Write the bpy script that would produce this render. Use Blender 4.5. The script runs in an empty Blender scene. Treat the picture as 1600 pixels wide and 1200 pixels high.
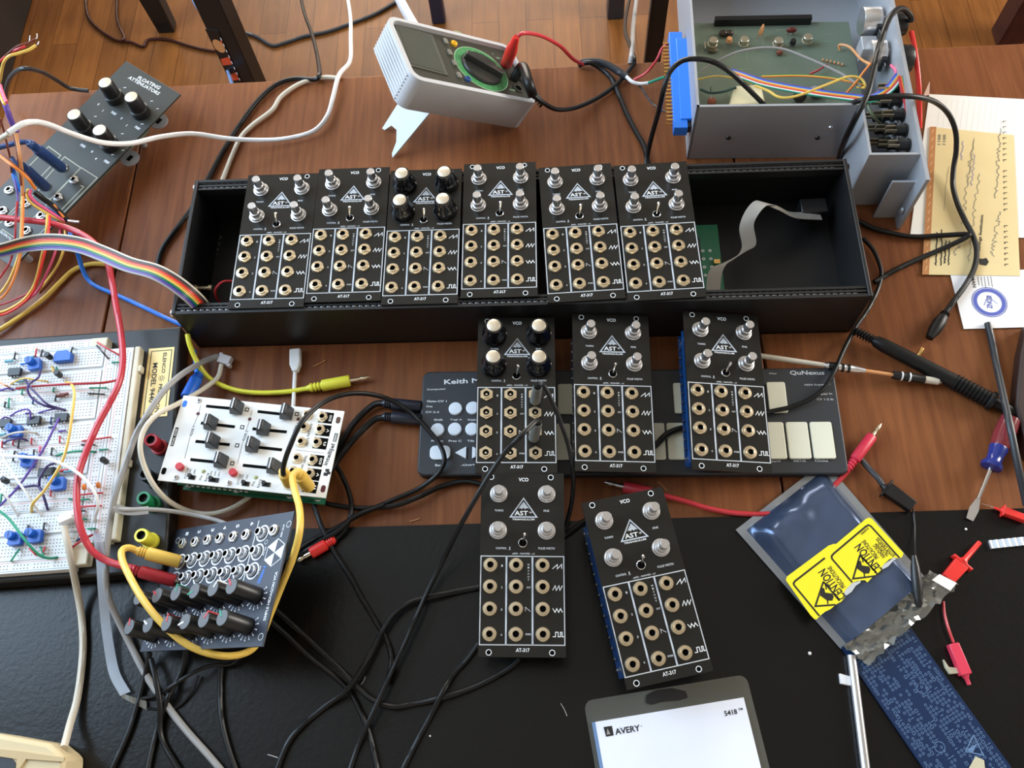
import bpy, math, random
from mathutils import Vector, Matrix
from math import sin, cos, pi, radians as rd
random.seed(7)
S = bpy.context.scene
C = S.collection

# ------------------------------------------------------------------ camera
FPX = 1381.22                      # focal length in pixels of a 1600 px wide frame
CAMZ = 0.6553
R3 = Matrix(((0.9985019280691252, 0.03475092561149716, 0.042264320784599206),
             (-0.014235333692018598, 0.9108095586688041, -0.41258126849411736),
             (-0.052832328331393785, 0.41136154536694636, 0.9099397914567763)))
camd = bpy.data.cameras.new('camera')
camd.sensor_fit = 'HORIZONTAL'; camd.sensor_width = 36.0
camd.lens = 36.0 * FPX / 1600.0
camd.clip_start = 0.01
cam = bpy.data.objects.new('camera', camd); C.objects.link(cam)
cam.matrix_world = Matrix.Translation((0, 0, CAMZ)) @ R3.to_4x4()
S.camera = cam

# ------------------------------------------------------------------ light
S.view_settings.view_transform = 'Standard'
S.view_settings.look = 'None'
S.view_settings.gamma = 1.0
S.view_settings.use_curve_mapping = False
S.view_settings.exposure = 0.22
W = bpy.data.worlds.new('room'); S.world = W; W.use_nodes = True
bg = W.node_tree.nodes['Background']
bg.inputs[0].default_value = (0.80, 0.74, 0.66, 1); bg.inputs[1].default_value = 1.0
def area(name, loc, target, sx, sy, power, col):
    l = bpy.data.lights.new(name, 'AREA'); l.shape = 'RECTANGLE'; l.size = sx; l.size_y = sy
    l.energy = power; l.color = col
    o = bpy.data.objects.new(name, l); C.objects.link(o); o.location = loc
    o.rotation_euler = (Vector(target) - Vector(loc)).to_track_quat('-Z', 'Y').to_euler()
    return o
area('left_window_light', (-1.40, .85, 1.25), (-1.40 + 1, .85, 1.25), 1.3, 1.9, 62, (0.55, 0.76, 1.0))
area('far_window_light', (-.45, 3.46, .8), (-.45, 0, .8), 1.8, 1.6, 78, (1.0, 0.92, 0.81))
area('right_window_light', (2.36, .95, .8), (.3, .5, 0), 1.0, 1.1, 58, (1.0, 0.95, 0.87))

# ------------------------------------------------------------------ geometry helpers
def P(u, v, z=0.0):
    """the point at height z that the pixel (u, v) of the photograph looks at"""
    r = R3 @ Vector((u - 800.0, 600.0 - v, -FPX))
    t = (z - CAMZ) / r.z
    return Vector((0, 0, CAMZ)) + r * t
def onp(M, u, v, h=0.0):
    """local x, y of the pixel's ray on the plane z = h of the frame M"""
    Mi = M.inverted(); r = Mi.to_3x3() @ (R3 @ Vector((u - 800.0, 600.0 - v, -FPX)))
    o = Mi @ Vector((0, 0, CAMZ)); t = (h - o.z) / r.z
    return Vector((o.x + r.x * t, o.y + r.y * t, h))
def pose(x, y, z, yaw=0, pitch=0, roll=0):
    return (Matrix.Translation((x, y, z)) @ Matrix.Rotation(rd(yaw), 4, 'Z')
            @ Matrix.Rotation(rd(pitch), 4, 'X') @ Matrix.Rotation(rd(roll), 4, 'Y'))
def spl(pts, k=6):
    pts = [Vector(p) for p in pts]
    if len(pts) < 3: return pts
    q = [pts[0] * 2 - pts[1]] + pts + [pts[-1] * 2 - pts[-2]]
    out = []
    for i in range(1, len(q) - 2):
        a, b, c, d = q[i - 1:i + 3]
        for j in range(k):
            t = j / k
            out.append(0.5 * ((2 * b) + (c - a) * t + (2 * a - 5 * b + 4 * c - d) * t * t + (3 * b - a - 3 * c + d) * t ** 3))
    out.append(pts[-1]); return out
TXT = {}
def glyphs(s):
    if s not in TXT:
        cu = bpy.data.curves.new('t', 'FONT'); cu.body = s; cu.size = 1; cu.resolution_u = 2; cu.offset = .022
        ob = bpy.data.objects.new('t', cu); me = bpy.data.meshes.new_from_object(ob)
        vs = [Vector(v.co) for v in me.vertices]; fs = [list(p.vertices) for p in me.polygons]
        xs = [v.x for v in vs] or [0, 1]; ys = [v.y for v in vs] or [0, 1]
        x0, x1, y0, y1 = min(xs), max(xs), min(ys), max(ys)
        w = max(x1 - x0, 1e-6); h = max(y1 - y0, 1e-6)
        TXT[s] = ([((v.x - x0) / w - .5, (v.y - y0) / h - .5) for v in vs], fs, w / 0.72)
        bpy.data.objects.remove(ob); bpy.data.curves.remove(cu); bpy.data.meshes.remove(me)
    return TXT[s]
class G:
    def __init__(s): s.v = []; s.f = []; s.m = []; s.M = Matrix()
    def add(s, vs, fs, mi=0):
        o = len(s.v); s.v += [s.M @ Vector(v) for v in vs]
        s.f += [[i + o for i in f] for f in fs]; s.m += [mi] * len(fs); return s
    def box(s, c, d, mi=0):
        x, y, z = c; a, b, h = d[0] / 2, d[1] / 2, d[2] / 2
        vs = [(x + i * a, y + j * b, z + k * h) for k in (-1, 1) for j in (-1, 1) for i in (-1, 1)]
        return s.add(vs, [(0, 2, 3, 1), (4, 5, 7, 6), (0, 1, 5, 4), (2, 6, 7, 3), (0, 4, 6, 2), (1, 3, 7, 5)], mi)
    def hexa(s, b4, t4, mi=0):
        return s.add(list(b4) + list(t4), [(3, 2, 1, 0), (4, 5, 6, 7), (0, 1, 5, 4), (1, 2, 6, 5), (2, 3, 7, 6), (3, 0, 4, 7)], mi)
    def prism(s, pts, z0, z1, mi=0, side=None):
        pts = [(p[0], p[1]) for p in pts]
        if sum(a[0] * b[1] - b[0] * a[1] for a, b in zip(pts, pts[1:] + pts[:1])) < 0: pts = pts[::-1]
        n = len(pts); vs = [(x, y, z0) for x, y in pts] + [(x, y, z1) for x, y in pts]
        s.add(vs, [list(range(n, 2 * n)), list(range(n))[::-1]], mi)
        o = len(s.v) - 2 * n; fs = [(o + i, o + (i + 1) % n, o + n + (i + 1) % n, o + n + i) for i in range(n)]
        s.f += [list(f) for f in fs]; s.m += [mi if side is None else side] * n; return s
    def flat(s, pts, z, mi=0):
        pts = [(p[0], p[1]) for p in pts]
        if sum(a[0] * b[1] - b[0] * a[1] for a, b in zip(pts, pts[1:] + pts[:1])) < 0: pts = pts[::-1]
        return s.add([(x, y, z) for x, y in pts], [list(range(len(pts)))], mi)
    def frame(s, ax):
        ax = ax.normalized(); u = Vector((1, 0, 0)) if abs(ax.x) < .9 else Vector((0, 1, 0))
        u = (u - ax * u.dot(ax)).normalized(); return u, ax.cross(u)
    def lathe(s, p0, ax, prof, n=20, mi=0, mf=None):
        """profile of (radius, distance along the axis[, material]) turned about p0 + ax"""
        p0 = Vector(p0); ax = Vector(ax).normalized(); u, w = s.frame(ax); vs = []; fs = []; ms = []
        for pr in prof:
            for i in range(n):
                a = 2 * pi * (i + .5) / n; r = pr[0] * (mf(a) if mf else 1)
                vs.append(p0 + ax * pr[1] + (u * cos(a) + w * sin(a)) * r)
        for k in range(len(prof) - 1):
            for i in range(n):
                j = (i + 1) % n; fs.append((k * n + i, k * n + j, (k + 1) * n + j, (k + 1) * n + i))
                ms.append(prof[k + 1][2] if len(prof[k + 1]) > 2 else mi)
        for k, rv in ((0, True), (len(prof) - 1, False)):
            if prof[k][0] > 1e-6:
                f = [k * n + i for i in range(n)]; fs.append(f[::-1] if rv else f)
                ms.append(prof[k][2] if len(prof[k]) > 2 else mi)
        o = len(s.m); s.add(vs, fs); s.m[o:] = ms; return s
    def cyl(s, a, b, r0, r1=None, n=16, mi=0):
        a = Vector(a); b = Vector(b)
        return s.lathe(a, b - a, [(r0, 0), (r0 if r1 is None else r1, (b - a).length)], n, mi)
    def tube(s, pts, r, n=8, mi=0, k=6, sm=True):
        p = spl(pts, k) if sm else [Vector(q) for q in pts]
        if len(p) < 2: return s
        L = len(p); rr = r if callable(r) else (lambda t: r)
        t = (p[1] - p[0]).normalized(); u, w = s.frame(t); vs = []; fs = []
        for i in range(L):
            tn = (p[min(i + 1, L - 1)] - p[max(i - 1, 0)])
            if tn.length > 1e-9:
                tn.normalize(); u = (u - tn * u.dot(tn)); u.normalize(); t = tn
            w = t.cross(u); q = rr(i / (L - 1))
            for j in range(n):
                a = 2 * pi * j / n; vs.append(p[i] + (u * cos(a) + w * sin(a)) * q)
        for i in range(L - 1):
            for j in range(n):
                m = (j + 1) % n; fs.append((i * n + j, i * n + m, (i + 1) * n + m, (i + 1) * n + j))
        fs.append(list(range(n))[::-1]); fs.append([(L - 1) * n + j for j in range(n)])
        return s.add(vs, fs, mi)
    def ribbon(s, pts, wd, th, mis, side=None, k=6):
        """flat cable of parallel strands, one material per strand"""
        p = spl(pts, k); L = len(p); n = len(mis); w = spl([Vector(x) for x in side], k) if side else None
        for q in range(n):
            vs = []; fs = []
            for i in range(L):
                t = (p[min(i + 1, L - 1)] - p[max(i - 1, 0)]).normalized()
                sv = w[i].normalized() if w else Vector((0, 0, 1)).cross(t).normalized()
                nv = t.cross(sv).normalized()
                a = p[i] + sv * wd * (q / n - .5); b = p[i] + sv * wd * ((q + 1) / n - .5)
                m = (a + b) / 2
                vs += [a - nv * th * .3, b - nv * th * .3, b + nv * th * .3, m + nv * th * .5, a + nv * th * .3]
            for i in range(L - 1):
                for j in range(5):
                    e = (j + 1) % 5; fs.append((i * 5 + j, (i + 1) * 5 + j, (i + 1) * 5 + e, i * 5 + e))
            fs += [[0, 1, 2, 3, 4], [(L - 1) * 5 + j for j in range(5)][::-1]]
            s.add(vs, fs, mis[q])
        return s
    def stroke(s, pts, w, z=0.0, mi=0, closed=False):
        pts = [Vector((p[0], p[1])) for p in pts]; n = len(pts)
        if closed: pts = pts + [pts[0]]; n += 1
        L = []; Rr = []
        for i in range(n):
            if closed: a = pts[(i - 1) % (n - 1)]; b = pts[(i + 1) % (n - 1)] if i < n - 1 else pts[1]
            else: a = pts[max(i - 1, 0)]; b = pts[min(i + 1, n - 1)]
            d0 = (pts[i] - a); d1 = (b - pts[i])
            d0 = d0.normalized() if d0.length > 1e-9 else d1.normalized()
            d1 = d1.normalized() if d1.length > 1e-9 else d0
            t = d0 + d1; t = t.normalized() if t.length > .2 else d0
            nn = Vector((-t.y, t.x)); k = min(1 / max(nn.dot(Vector((-d0.y, d0.x))), .45), 2.2)
            L.append(pts[i] + nn * w / 2 * k); Rr.append(pts[i] - nn * w / 2 * k)
        vs = [(q.x, q.y, z) for q in L] + [(q.x, q.y, z) for q in Rr]
        return s.add(vs, [(i, n + i, n + i + 1, i + 1) for i in range(n - 1)], mi)
    def ring(s, c, r0, r1, z=0.0, mi=0, n=20, a0=0, a1=2 * pi):
        full = abs(a1 - a0 - 2 * pi) < 1e-6; m = n if full else n + 1; vs = []
        for i in range(m):
            a = a0 + (a1 - a0) * i / n; vs += [(c[0] + r0 * cos(a), c[1] + r0 * sin(a), z), (c[0] + r1 * cos(a), c[1] + r1 * sin(a), z)]
        fs = []
        for i in range(n):
            j = (i + 1) % m; fs.append((2 * i, 2 * i + 1, 2 * j + 1, 2 * j))
        return s.add(vs, fs, mi)
    def disc(s, c, r, z=0.0, mi=0, n=16, ry=None):
        return s.add([(c[0] + r * cos(2 * pi * i / n), c[1] + (ry or r) * sin(2 * pi * i / n), z) for i in range(n)], [list(range(n))], mi)
    def text(s, t, c, h, w=None, z=0.0, mi=0, ang=0.0):
        vs, fs, asp = glyphs(t)
        if w is None: w = h * asp
        ca, sa = cos(ang), sin(ang)
        return s.add([(c[0] + x * w * ca - y * h * sa, c[1] + x * w * sa + y * h * ca, z) for x, y in vs], fs, mi)
    def text2(s, t, a, b, h, z=0.0, mi=0):
        """text whose middle line runs from a to b"""
        d = Vector((b[0] - a[0], b[1] - a[1]))
        return s.text(t, ((a[0] + b[0]) / 2, (a[1] + b[1]) / 2), h, d.length, z, mi, math.atan2(d.y, d.x))
    def mesh(s, name, mats, ang=40):
        me = bpy.data.meshes.new(name); me.from_pydata([tuple(v) for v in s.v], [], s.f)
        for m in mats: me.materials.append(m)
        for p, i in zip(me.polygons, s.m): p.material_index = i; p.use_smooth = True
        me.update()
        try: me.set_sharp_from_angle(angle=rd(ang))
        except Exception: pass
        return me
    def build(s, name, mats, parent=None, bevel=0, ang=40, seg=2):
        if not isinstance(mats, (list, tuple)): mats = [mats]
        off = Vector((0, 0, 0))
        if parent is None and s.v:
            lo = [min(v[i] for v in s.v) for i in range(3)]; hi = [max(v[i] for v in s.v) for i in range(3)]
            off = Vector(((lo[0] + hi[0]) / 2, (lo[1] + hi[1]) / 2, lo[2])); s.v = [v - off for v in s.v]
        o = bpy.data.objects.new(name, s.mesh(name, mats, ang)); C.objects.link(o); o.location = off
        if parent is not None: o.parent = parent
        if bevel:
            b = o.modifiers.new('bevel', 'BEVEL'); b.width = bevel; b.segments = seg; b.limit_method = 'ANGLE'; b.angle_limit = rd(50)
        return o
def tag(o, label=None, cat=None, group=None, kind=None):
    if label: o['label'] = label
    if cat: o['category'] = cat
    if group: o['group'] = group
    if kind: o['kind'] = kind
    return o
def thing(name, label, cat, M=None, group=None):
    o = bpy.data.objects.new(name, None); C.objects.link(o); o.empty_display_size = .01
    if M is not None: o.matrix_world = M if isinstance(M, Matrix) else Matrix.Translation(M)
    return tag(o, label, cat, group)
def copy_tree(o, parent=None):
    c = o.copy(); C.objects.link(c); c.parent = parent
    for ch in [x for x in C.objects if x.parent == o]: copy_tree(ch, c)
    return c
def cpart(o, parent, loc, M=None):
    c = o.copy(); C.objects.link(c); c.parent = parent; c.location = loc
    for ch in KIDS.get(o.name, []):
        d = ch.copy(); C.objects.link(d); d.parent = c
    return c
KIDS = {}

# ------------------------------------------------------------------ materials
def lin(c): return tuple(((x / 255) / 12.92 if x / 255 <= .04045 else ((x / 255 + .055) / 1.055) ** 2.4) for x in c)
def mat(name, c, rough=.5, metal=0.0, noise=0.0, nscale=40, spec=.5, coat=0.0, alpha=1.0, trans=0.0, bump=0.0):
    m = bpy.data.materials.new(name); m.use_nodes = True; nt = m.node_tree; b = nt.nodes['Principled BSDF']
    col = lin(c) + (1,)
    b.inputs['Base Color'].default_value = col; b.inputs['Roughness'].default_value = rough
    b.inputs['Metallic'].default_value = metal; b.inputs['Specular IOR Level'].default_value = spec
    b.inputs['Coat Weight'].default_value = coat; b.inputs['Alpha'].default_value = alpha
    b.inputs['Transmission Weight'].default_value = trans
    tc = nt.nodes.new('ShaderNodeTexCoord'); nz = nt.nodes.new('ShaderNodeTexNoise')
    nz.inputs['Scale'].default_value = nscale; nz.inputs['Detail'].default_value = 4
    nt.links.new(tc.outputs['Object'], nz.inputs['Vector'])
    cr = nt.nodes.new('ShaderNodeMapRange'); cr.inputs['To Min'].default_value = 1 - max(noise, .04); cr.inputs['To Max'].default_value = 1 + max(noise, .04)
    nt.links.new(nz.outputs['Fac'], cr.inputs['Value'])
    mx = nt.nodes.new('ShaderNodeMix'); mx.data_type = 'RGBA'; mx.blend_type = 'MULTIPLY'; mx.inputs[0].default_value = 1
    mx.inputs[6].default_value = col; nt.links.new(cr.outputs['Result'], mx.inputs[7])
    nt.links.new(mx.outputs[2], b.inputs['Base Color'])
    if bump:
        bp = nt.nodes.new('ShaderNodeBump'); bp.inputs['Strength'].default_value = bump; bp.inputs['Distance'].default_value = .001
        nt.links.new(nz.outputs['Fac'], bp.inputs['Height']); nt.links.new(bp.outputs['Normal'], b.inputs['Normal'])
    return m
def wood(name, c0, c1, rough, stretch=(60, 4, 10), planks=False, spec=.24):
    m = bpy.data.materials.new(name); m.use_nodes = True; nt = m.node_tree; N = nt.nodes.new; Lk = nt.links.new
    b = nt.nodes['Principled BSDF']; b.inputs['Roughness'].default_value = rough
    tc = N('ShaderNodeTexCoord'); mp = N('ShaderNodeMapping'); mp.inputs['Scale'].default_value = stretch
    Lk(tc.outputs['Object'], mp.inputs['Vector'])
    n1 = N('ShaderNodeTexNoise'); n1.inputs['Scale'].default_value = 3; n1.inputs['Detail'].default_value = 8; n1.inputs['Distortion'].default_value = .6
    Lk(mp.outputs[0], n1.inputs['Vector'])
    n2 = N('ShaderNodeTexNoise'); n2.inputs['Scale'].default_value = 7; n2.inputs['Detail'].default_value = 5; Lk(tc.outputs['Object'], n2.inputs['Vector'])
    ad = N('ShaderNodeMath'); ad.operation = 'ADD'; Lk(n1.outputs['Fac'], ad.inputs[0]); Lk(n2.outputs['Fac'], ad.inputs[1])
    mr = N('ShaderNodeMapRange'); mr.inputs['From Min'].default_value = .7; mr.inputs['From Max'].default_value = 1.3; Lk(ad.outputs[0], mr.inputs['Value'])
    mx = N('ShaderNodeMix'); mx.data_type = 'RGBA'; mx.inputs[6].default_value = lin(c0) + (1,); mx.inputs[7].default_value = lin(c1) + (1,)
    Lk(mr.outputs['Result'], mx.inputs[0]); out = mx.outputs[2]
    if planks:
        sp = N('ShaderNodeSeparateXYZ'); cb = N('ShaderNodeCombineXYZ'); Lk(tc.outputs['Object'], sp.inputs[0])
        Lk(sp.outputs['Y'], cb.inputs['X']); Lk(sp.outputs['X'], cb.inputs['Y'])
        br = N('ShaderNodeTexBrick'); br.inputs['Scale'].default_value = 1; br.inputs['Brick Width'].default_value = .62; br.inputs['Row Height'].default_value = .057
        br.inputs['Mortar Size'].default_value = .0011; br.inputs['Mortar Smooth'].default_value = .4; br.offset = .37; br.inputs['Bias'].default_value = 0
        br.inputs['Color1'].default_value = (.84, .81, .78, 1); br.inputs['Color2'].default_value = (1.12, 1.1, 1.06, 1); br.inputs['Mortar'].default_value = (.55, .48, .42, 1)
        Lk(cb.outputs[0], br.inputs['Vector'])
        m2 = N('ShaderNodeMix'); m2.data_type = 'RGBA'; m2.blend_type = 'MULTIPLY'; m2.inputs[0].default_value = 1; Lk(out, m2.inputs[6]); Lk(br.outputs['Color'], m2.inputs[7]); out = m2.outputs[2]
    Lk(out, b.inputs['Base Color']); b.inputs['Specular IOR Level'].default_value = spec
    bp = N('ShaderNodeBump'); bp.inputs['Strength'].default_value = .12; bp.inputs['Distance'].default_value = .0006; Lk(n1.outputs['Fac'], bp.inputs['Height']); Lk(bp.outputs[0], b.inputs['Normal'])
    return m
M_table = wood('table_wood', (104, 58, 32), (140, 86, 50), .40)
M_floor = wood('floor_wood', (102, 62, 28), (130, 83, 41), .36, (30, 3, 10), True, .2)
M_dkwood = wood('dark_wood', (44, 20, 16), (66, 32, 24), .45)
M_mat = mat('black_mat', (10, 9, 8), .29, noise=.1, nscale=300, spec=.34, bump=.15)
M_blk = mat('black_plastic', (22, 22, 23), .38)
M_blkr = mat('black_rubber', (15, 15, 15), .42, spec=.35)
M_case = mat('black_case', (20, 20, 21), .45, noise=.08, nscale=200)
M_panel = mat('black_panel', (26, 25, 22), .28, spec=.4)
M_navy = mat('navy_panel', (40, 46, 60), .40)
M_print = mat('white_print', (225, 228, 230), .5)
M_prgrey = mat('grey_print', (190, 194, 198), .5)
M_nick = mat('warm_nickel', (232, 216, 186), .30, 1)
M_alu = mat('brushed_aluminium', (224, 224, 226), .32, 1, noise=.06, nscale=80)
M_alum = mat('dull_aluminium', (166, 168, 172), .5, .35, noise=.10, nscale=25)
M_cap = mat('silver_cap', (246, 238, 220), .32, 1)
M_chrome = mat('chrome', (225, 225, 228), .12, 1)
M_hole = mat('dark_hole', (4, 4, 4), .8, spec=.1)
M_blue = mat('blue_board', (20, 66, 124), .35)
M_dblue = mat('dark_blue_board', (16, 52, 98), .4)
M_bprint = mat('board_print', (96, 126, 166), .5)
M_green = mat('green_board', (38, 112, 82), .4, noise=.1)
M_oldgrn = mat('old_green_board', (108, 122, 106), .45, noise=.15, nscale=30)
M_white = mat('white_panel', (238, 238, 234), .45)
M_wplas = mat('white_plastic', (236, 236, 236), .4)
M_bb = mat('breadboard_plastic', (226, 228, 228), .5)
M_bbside = mat('ivory_plastic', (216, 208, 184), .5)
M_bbhole = mat('breadboard_hole', (120, 122, 126), .8)
M_bbred = mat('pale_red_line', (226, 150, 150), .5)
M_bbblue = mat('pale_blue_line', (110, 150, 165), .5)
M_red = mat('red_plastic', (196, 52, 60), .38)
M_dred = mat('dark_red_plastic', (170, 36, 48), .38)
M_scar = mat('scarlet_plastic', (226, 50, 44), .35)
M_yel = mat('yellow_plastic', (228, 190, 88), .38)
M_ylem = mat('lemon_plastic', (228, 222, 70), .36)
M_jsil = mat('jack_silver', (214, 214, 214), .28, 1)
M_orng = mat('orange_wire', (226, 130, 50), .45)
M_brn = mat('brown_wire', (110, 50, 36), .5)
M_pink = mat('pink_wire', (226, 90, 130), .45)
M_purp = mat('purple_wire', (96, 70, 160), .45)
M_dpurp = mat('dark_purple_wire', (62, 50, 110), .45)
M_bluew = mat('bright_blue_plastic', (30, 120, 226), .38)
M_navyw = mat('navy_plastic', (34, 62, 112), .4)
M_trim = mat('trimmer_blue', (30, 96, 196), .38)
M_grnw = mat('green_wire', (30, 140, 110), .45)
M_grnp = mat('green_plastic', (20, 120, 74), .4)
M_grey = mat('grey_cable', (150, 148, 146), .45)
M_beige = mat('beige_cable', (205, 196, 178), .45)
M_dgrey = mat('dark_grey_plastic', (42, 45, 50), .42)
M_mgrey = mat('meter_grey', (190, 191, 194), .5)
M_mblk = mat('meter_face', (62, 60, 52), .35)
M_lcd = mat('lcd_glass', (66, 70, 62), .06, spec=.9, coat=.6)
M_mgrn = mat('dial_green', (64, 138, 82), .45)
M_lgrey = mat('light_key_grey', (176, 176, 160), .5)
M_gold = mat('gold_pin', (232, 190, 120), .25, 1)
M_brass = mat('brass_plate', (232, 206, 140), .35, .25)
M_ink = mat('black_ink', (28, 26, 24), .5)
M_bink = mat('blue_ink', (84, 98, 186), .5)
M_pink2 = mat('pencil_grey', (120, 118, 110), .6)
M_paper = mat('white_paper', (238, 236, 230), .6)
M_cheq = mat('cream_paper', (228, 206, 152), .6)
M_cheqb = mat('brown_border', (186, 124, 70), .6)
M_card = mat('white_card', (242, 242, 244), .5)
M_key = mat('silicone_key', (226, 226, 206), .55)
M_keyw = mat('silicone_button', (224, 232, 240), .5)
M_kb = mat('keyboard_black', (44, 47, 52), .5)
M_labely = mat('label_yellow', (240, 224, 40), .4)
M_bag = mat('static_bag', (78, 92, 118), .2, .5, noise=.12, nscale=14)
M_bagedge = mat('bag_seam', (150, 154, 158), .35, .5)
M_foil = mat('clear_foil', (150, 152, 148), .16, .7, noise=.3, nscale=60, alpha=.8)
M_clear = mat('clear_plastic', (170, 170, 158), .12, alpha=.13, spec=.8)
M_strap = mat('translucent_strap', (186, 194, 204), .3, alpha=.5)
M_torn = mat('torn_paper', (190, 192, 192), .6)
M_tan = mat('tan_device', (208, 190, 150), .5)
M_tape = mat('masking_tape', (196, 188, 160), .6)
M_wax = mat('wax_cream', (248, 238, 194), .5)
M_handle = mat('clear_red_handle', (150, 60, 66), .15, trans=.4)
M_bluh = mat('blue_handle', (36, 48, 120), .2)
M_sticker = mat('orange_sticker', (222, 84, 50), .4)
M_copper = mat('tan_component', (214, 150, 96), .45)
M_silvs = mat('component_can', (190, 182, 160), .3, .8)
M_maroon = mat('maroon_component', (104, 40, 34), .3)
M_ribgrey = mat('grey_ribbon', (142, 138, 130), .5)
M_ledstrip = mat('ribbed_foil', (200, 204, 208), .35, .3)

# ================================================================== the setting
FZ = -0.73
g = G(); g.box((.49, .85, FZ - .02), (4.3, 5.8, .04)); tag(g.build('floor', M_floor), kind='structure')

RX0, RX1, RY0, RY1, RZ = -1.52, 2.5, -1.9, 3.6, 2.5
M_wall = mat('wall_paint', (196, 190, 180), .8); M_ceil = mat('ceiling_paint', (168, 162, 152), .85); M_frame = mat('window_paint', (232, 230, 224), .5)
def wallx(name, x, wy0, wy1, wz0, wz1, sgn):
    g = G(); xc = x + sgn * .06
    if wy0 is None: g.box((xc, (RY0 + RY1) / 2, (FZ + RZ) / 2), (.12, RY1 - RY0, RZ - FZ))
    else:
        for (a, b, c, d) in ((RY0, wy0, FZ, RZ), (wy1, RY1, FZ, RZ), (wy0, wy1, FZ, wz0), (wy0, wy1, wz1, RZ)): g.box((xc, (a + b) / 2, (c + d) / 2), (.12, b - a, d - c))
    tag(g.build(name, M_wall), kind='structure')
def wally(name, y, wx0, wx1, wz0, wz1, sgn):
    g = G(); yc = y + sgn * .06
    if wx0 is None: g.box(((RX0 + RX1) / 2, yc, (FZ + RZ) / 2), (RX1 - RX0, .12, RZ - FZ))
    else:
        for (a, b, c, d) in ((RX0, wx0, FZ, RZ), (wx1, RX1, FZ, RZ), (wx0, wx1, FZ, wz0), (wx0, wx1, wz1, RZ)): g.box(((a + b) / 2, yc, (c + d) / 2), (b - a, .12, d - c))
    tag(g.build(name, M_wall), kind='structure')
wallx('wall_left', RX0, .2, 1.5, .3, 2.2, -1); wallx('wall_right', RX1, .4, 1.5, .2, 1.4, 1); wally('wall_back', RY1, -1.35, .45, 0, 1.6, 1); wally('wall_front', RY0, None, 0, 0, 0, -1)
g = G(); g.box(((RX0 + RX1) / 2, (RY0 + RY1) / 2, RZ + .05), (RX1 - RX0 + .3, RY1 - RY0 + .3, .1)); tag(g.build('ceiling', M_ceil), kind='structure')
def winx(name, x, y0, y1, z0, z1):
    g = G()
    for y in (y0, (y0 + y1) / 2, y1): g.box((x, y, (z0 + z1) / 2), (.05, .05, z1 - z0))
    for z in (z0, z1): g.box((x, (y0 + y1) / 2, z), (.05, y1 - y0, .05))
    tag(g.build(name, M_frame), kind='structure')
def winy(name, y, x0, x1, z0, z1):
    g = G()
    for x in (x0, (x0 + x1) / 2, x1): g.box((x, y, (z0 + z1) / 2), (.05, .05, z1 - z0))
    for z in (z0, z1): g.box(((x0 + x1) / 2, y, z), (x1 - x0, .05, .05))
    tag(g.build(name, M_frame), kind='structure')
winx('window_1', RX0 - .06, .2, 1.5, .3, 2.2); winy('window_2', RY1 + .06, -1.35, .45, 0, 1.6); winx('window_3', RX1 + .06, .4, 1.5, .2, 1.4)

# table: three boards with open seams, apron beneath
t = thing('table', 'reddish brown wooden table made of three boards with narrow seams', 'table', Vector((0, .2, FZ)))
xs = [-.527, -.3822, .1745, .93]
for i in range(3):
    g = G(); g.box(((xs[i] + xs[i + 1]) / 2, .235 - .2, -.0125 - FZ), (xs[i + 1] - xs[i] - .0016, .796, .025)); g.build('table_board', M_table, t, bevel=.0012)
g = G()
for x in (-.50, .90): g.box((x, .035, -.07 - FZ), (.02, .72, .088))
for y in (-.31, .39): g.box((.2, y, -.07 - FZ), (1.38, .02, .088))
g.build('apron', M_dkwood, t)
for x in (-.47, .87):
    for y in (-.29, .36):
        g = G(); g.lathe((x, y, 0), (0, 0, 1), [(.018, 0), (.022, .1), (.03, .60), (.032, .617)], 12); g.build('leg', M_dkwood, t)

# black mat over the near half of the table
g = G(); g.box((.2, .018, .00075), (1.40, .326, .0015)); tag(g.build('desk_mat', M_mat), 'wide black mat covering the near edge of the wooden table', 'mat')

# legs standing on the floor beyond the table
def leg(name, u, v, w, d, h, m, label, cat, taper=1.0, z=FZ, mi=None, group=None, feet=None):
    p = P(u, v, z); g = G(); b = []; tt = []
    for sx, sy in ((-1, -1), (1, -1), (1, 1), (-1, 1)):
        b.append((p.x + sx * w / 2, p.y + sy * d / 2, FZ)); tt.append((p.x + sx * w * taper / 2, p.y + sy * d * taper / 2, FZ + h))
    g.hexa(b, tt); o = g.build(name, m, bevel=.003); tag(o, label, cat, group); return o, p
leg('stool_leg', 262, 44, .036, .03, .42, M_blk, 'tapered black furniture leg on the floor left of the stickered post', 'leg', 1.7)
leg('chair_leg', 686, 30, .028, .03, .40, mat('blue_black_metal', (38, 42, 62), .4), 'square dark blue leg standing behind the multimeter', 'leg')
leg('chair_leg', 961, 20, .034, .04, .40, M_dgrey, 'grey black leg on the floor between multimeter and circuit box', 'leg', .8)
leg('chair_leg', 1572, 60, .05, .05, .45, M_dkwood, 'dark red wooden leg at the top right corner', 'leg', 1.1)
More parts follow.
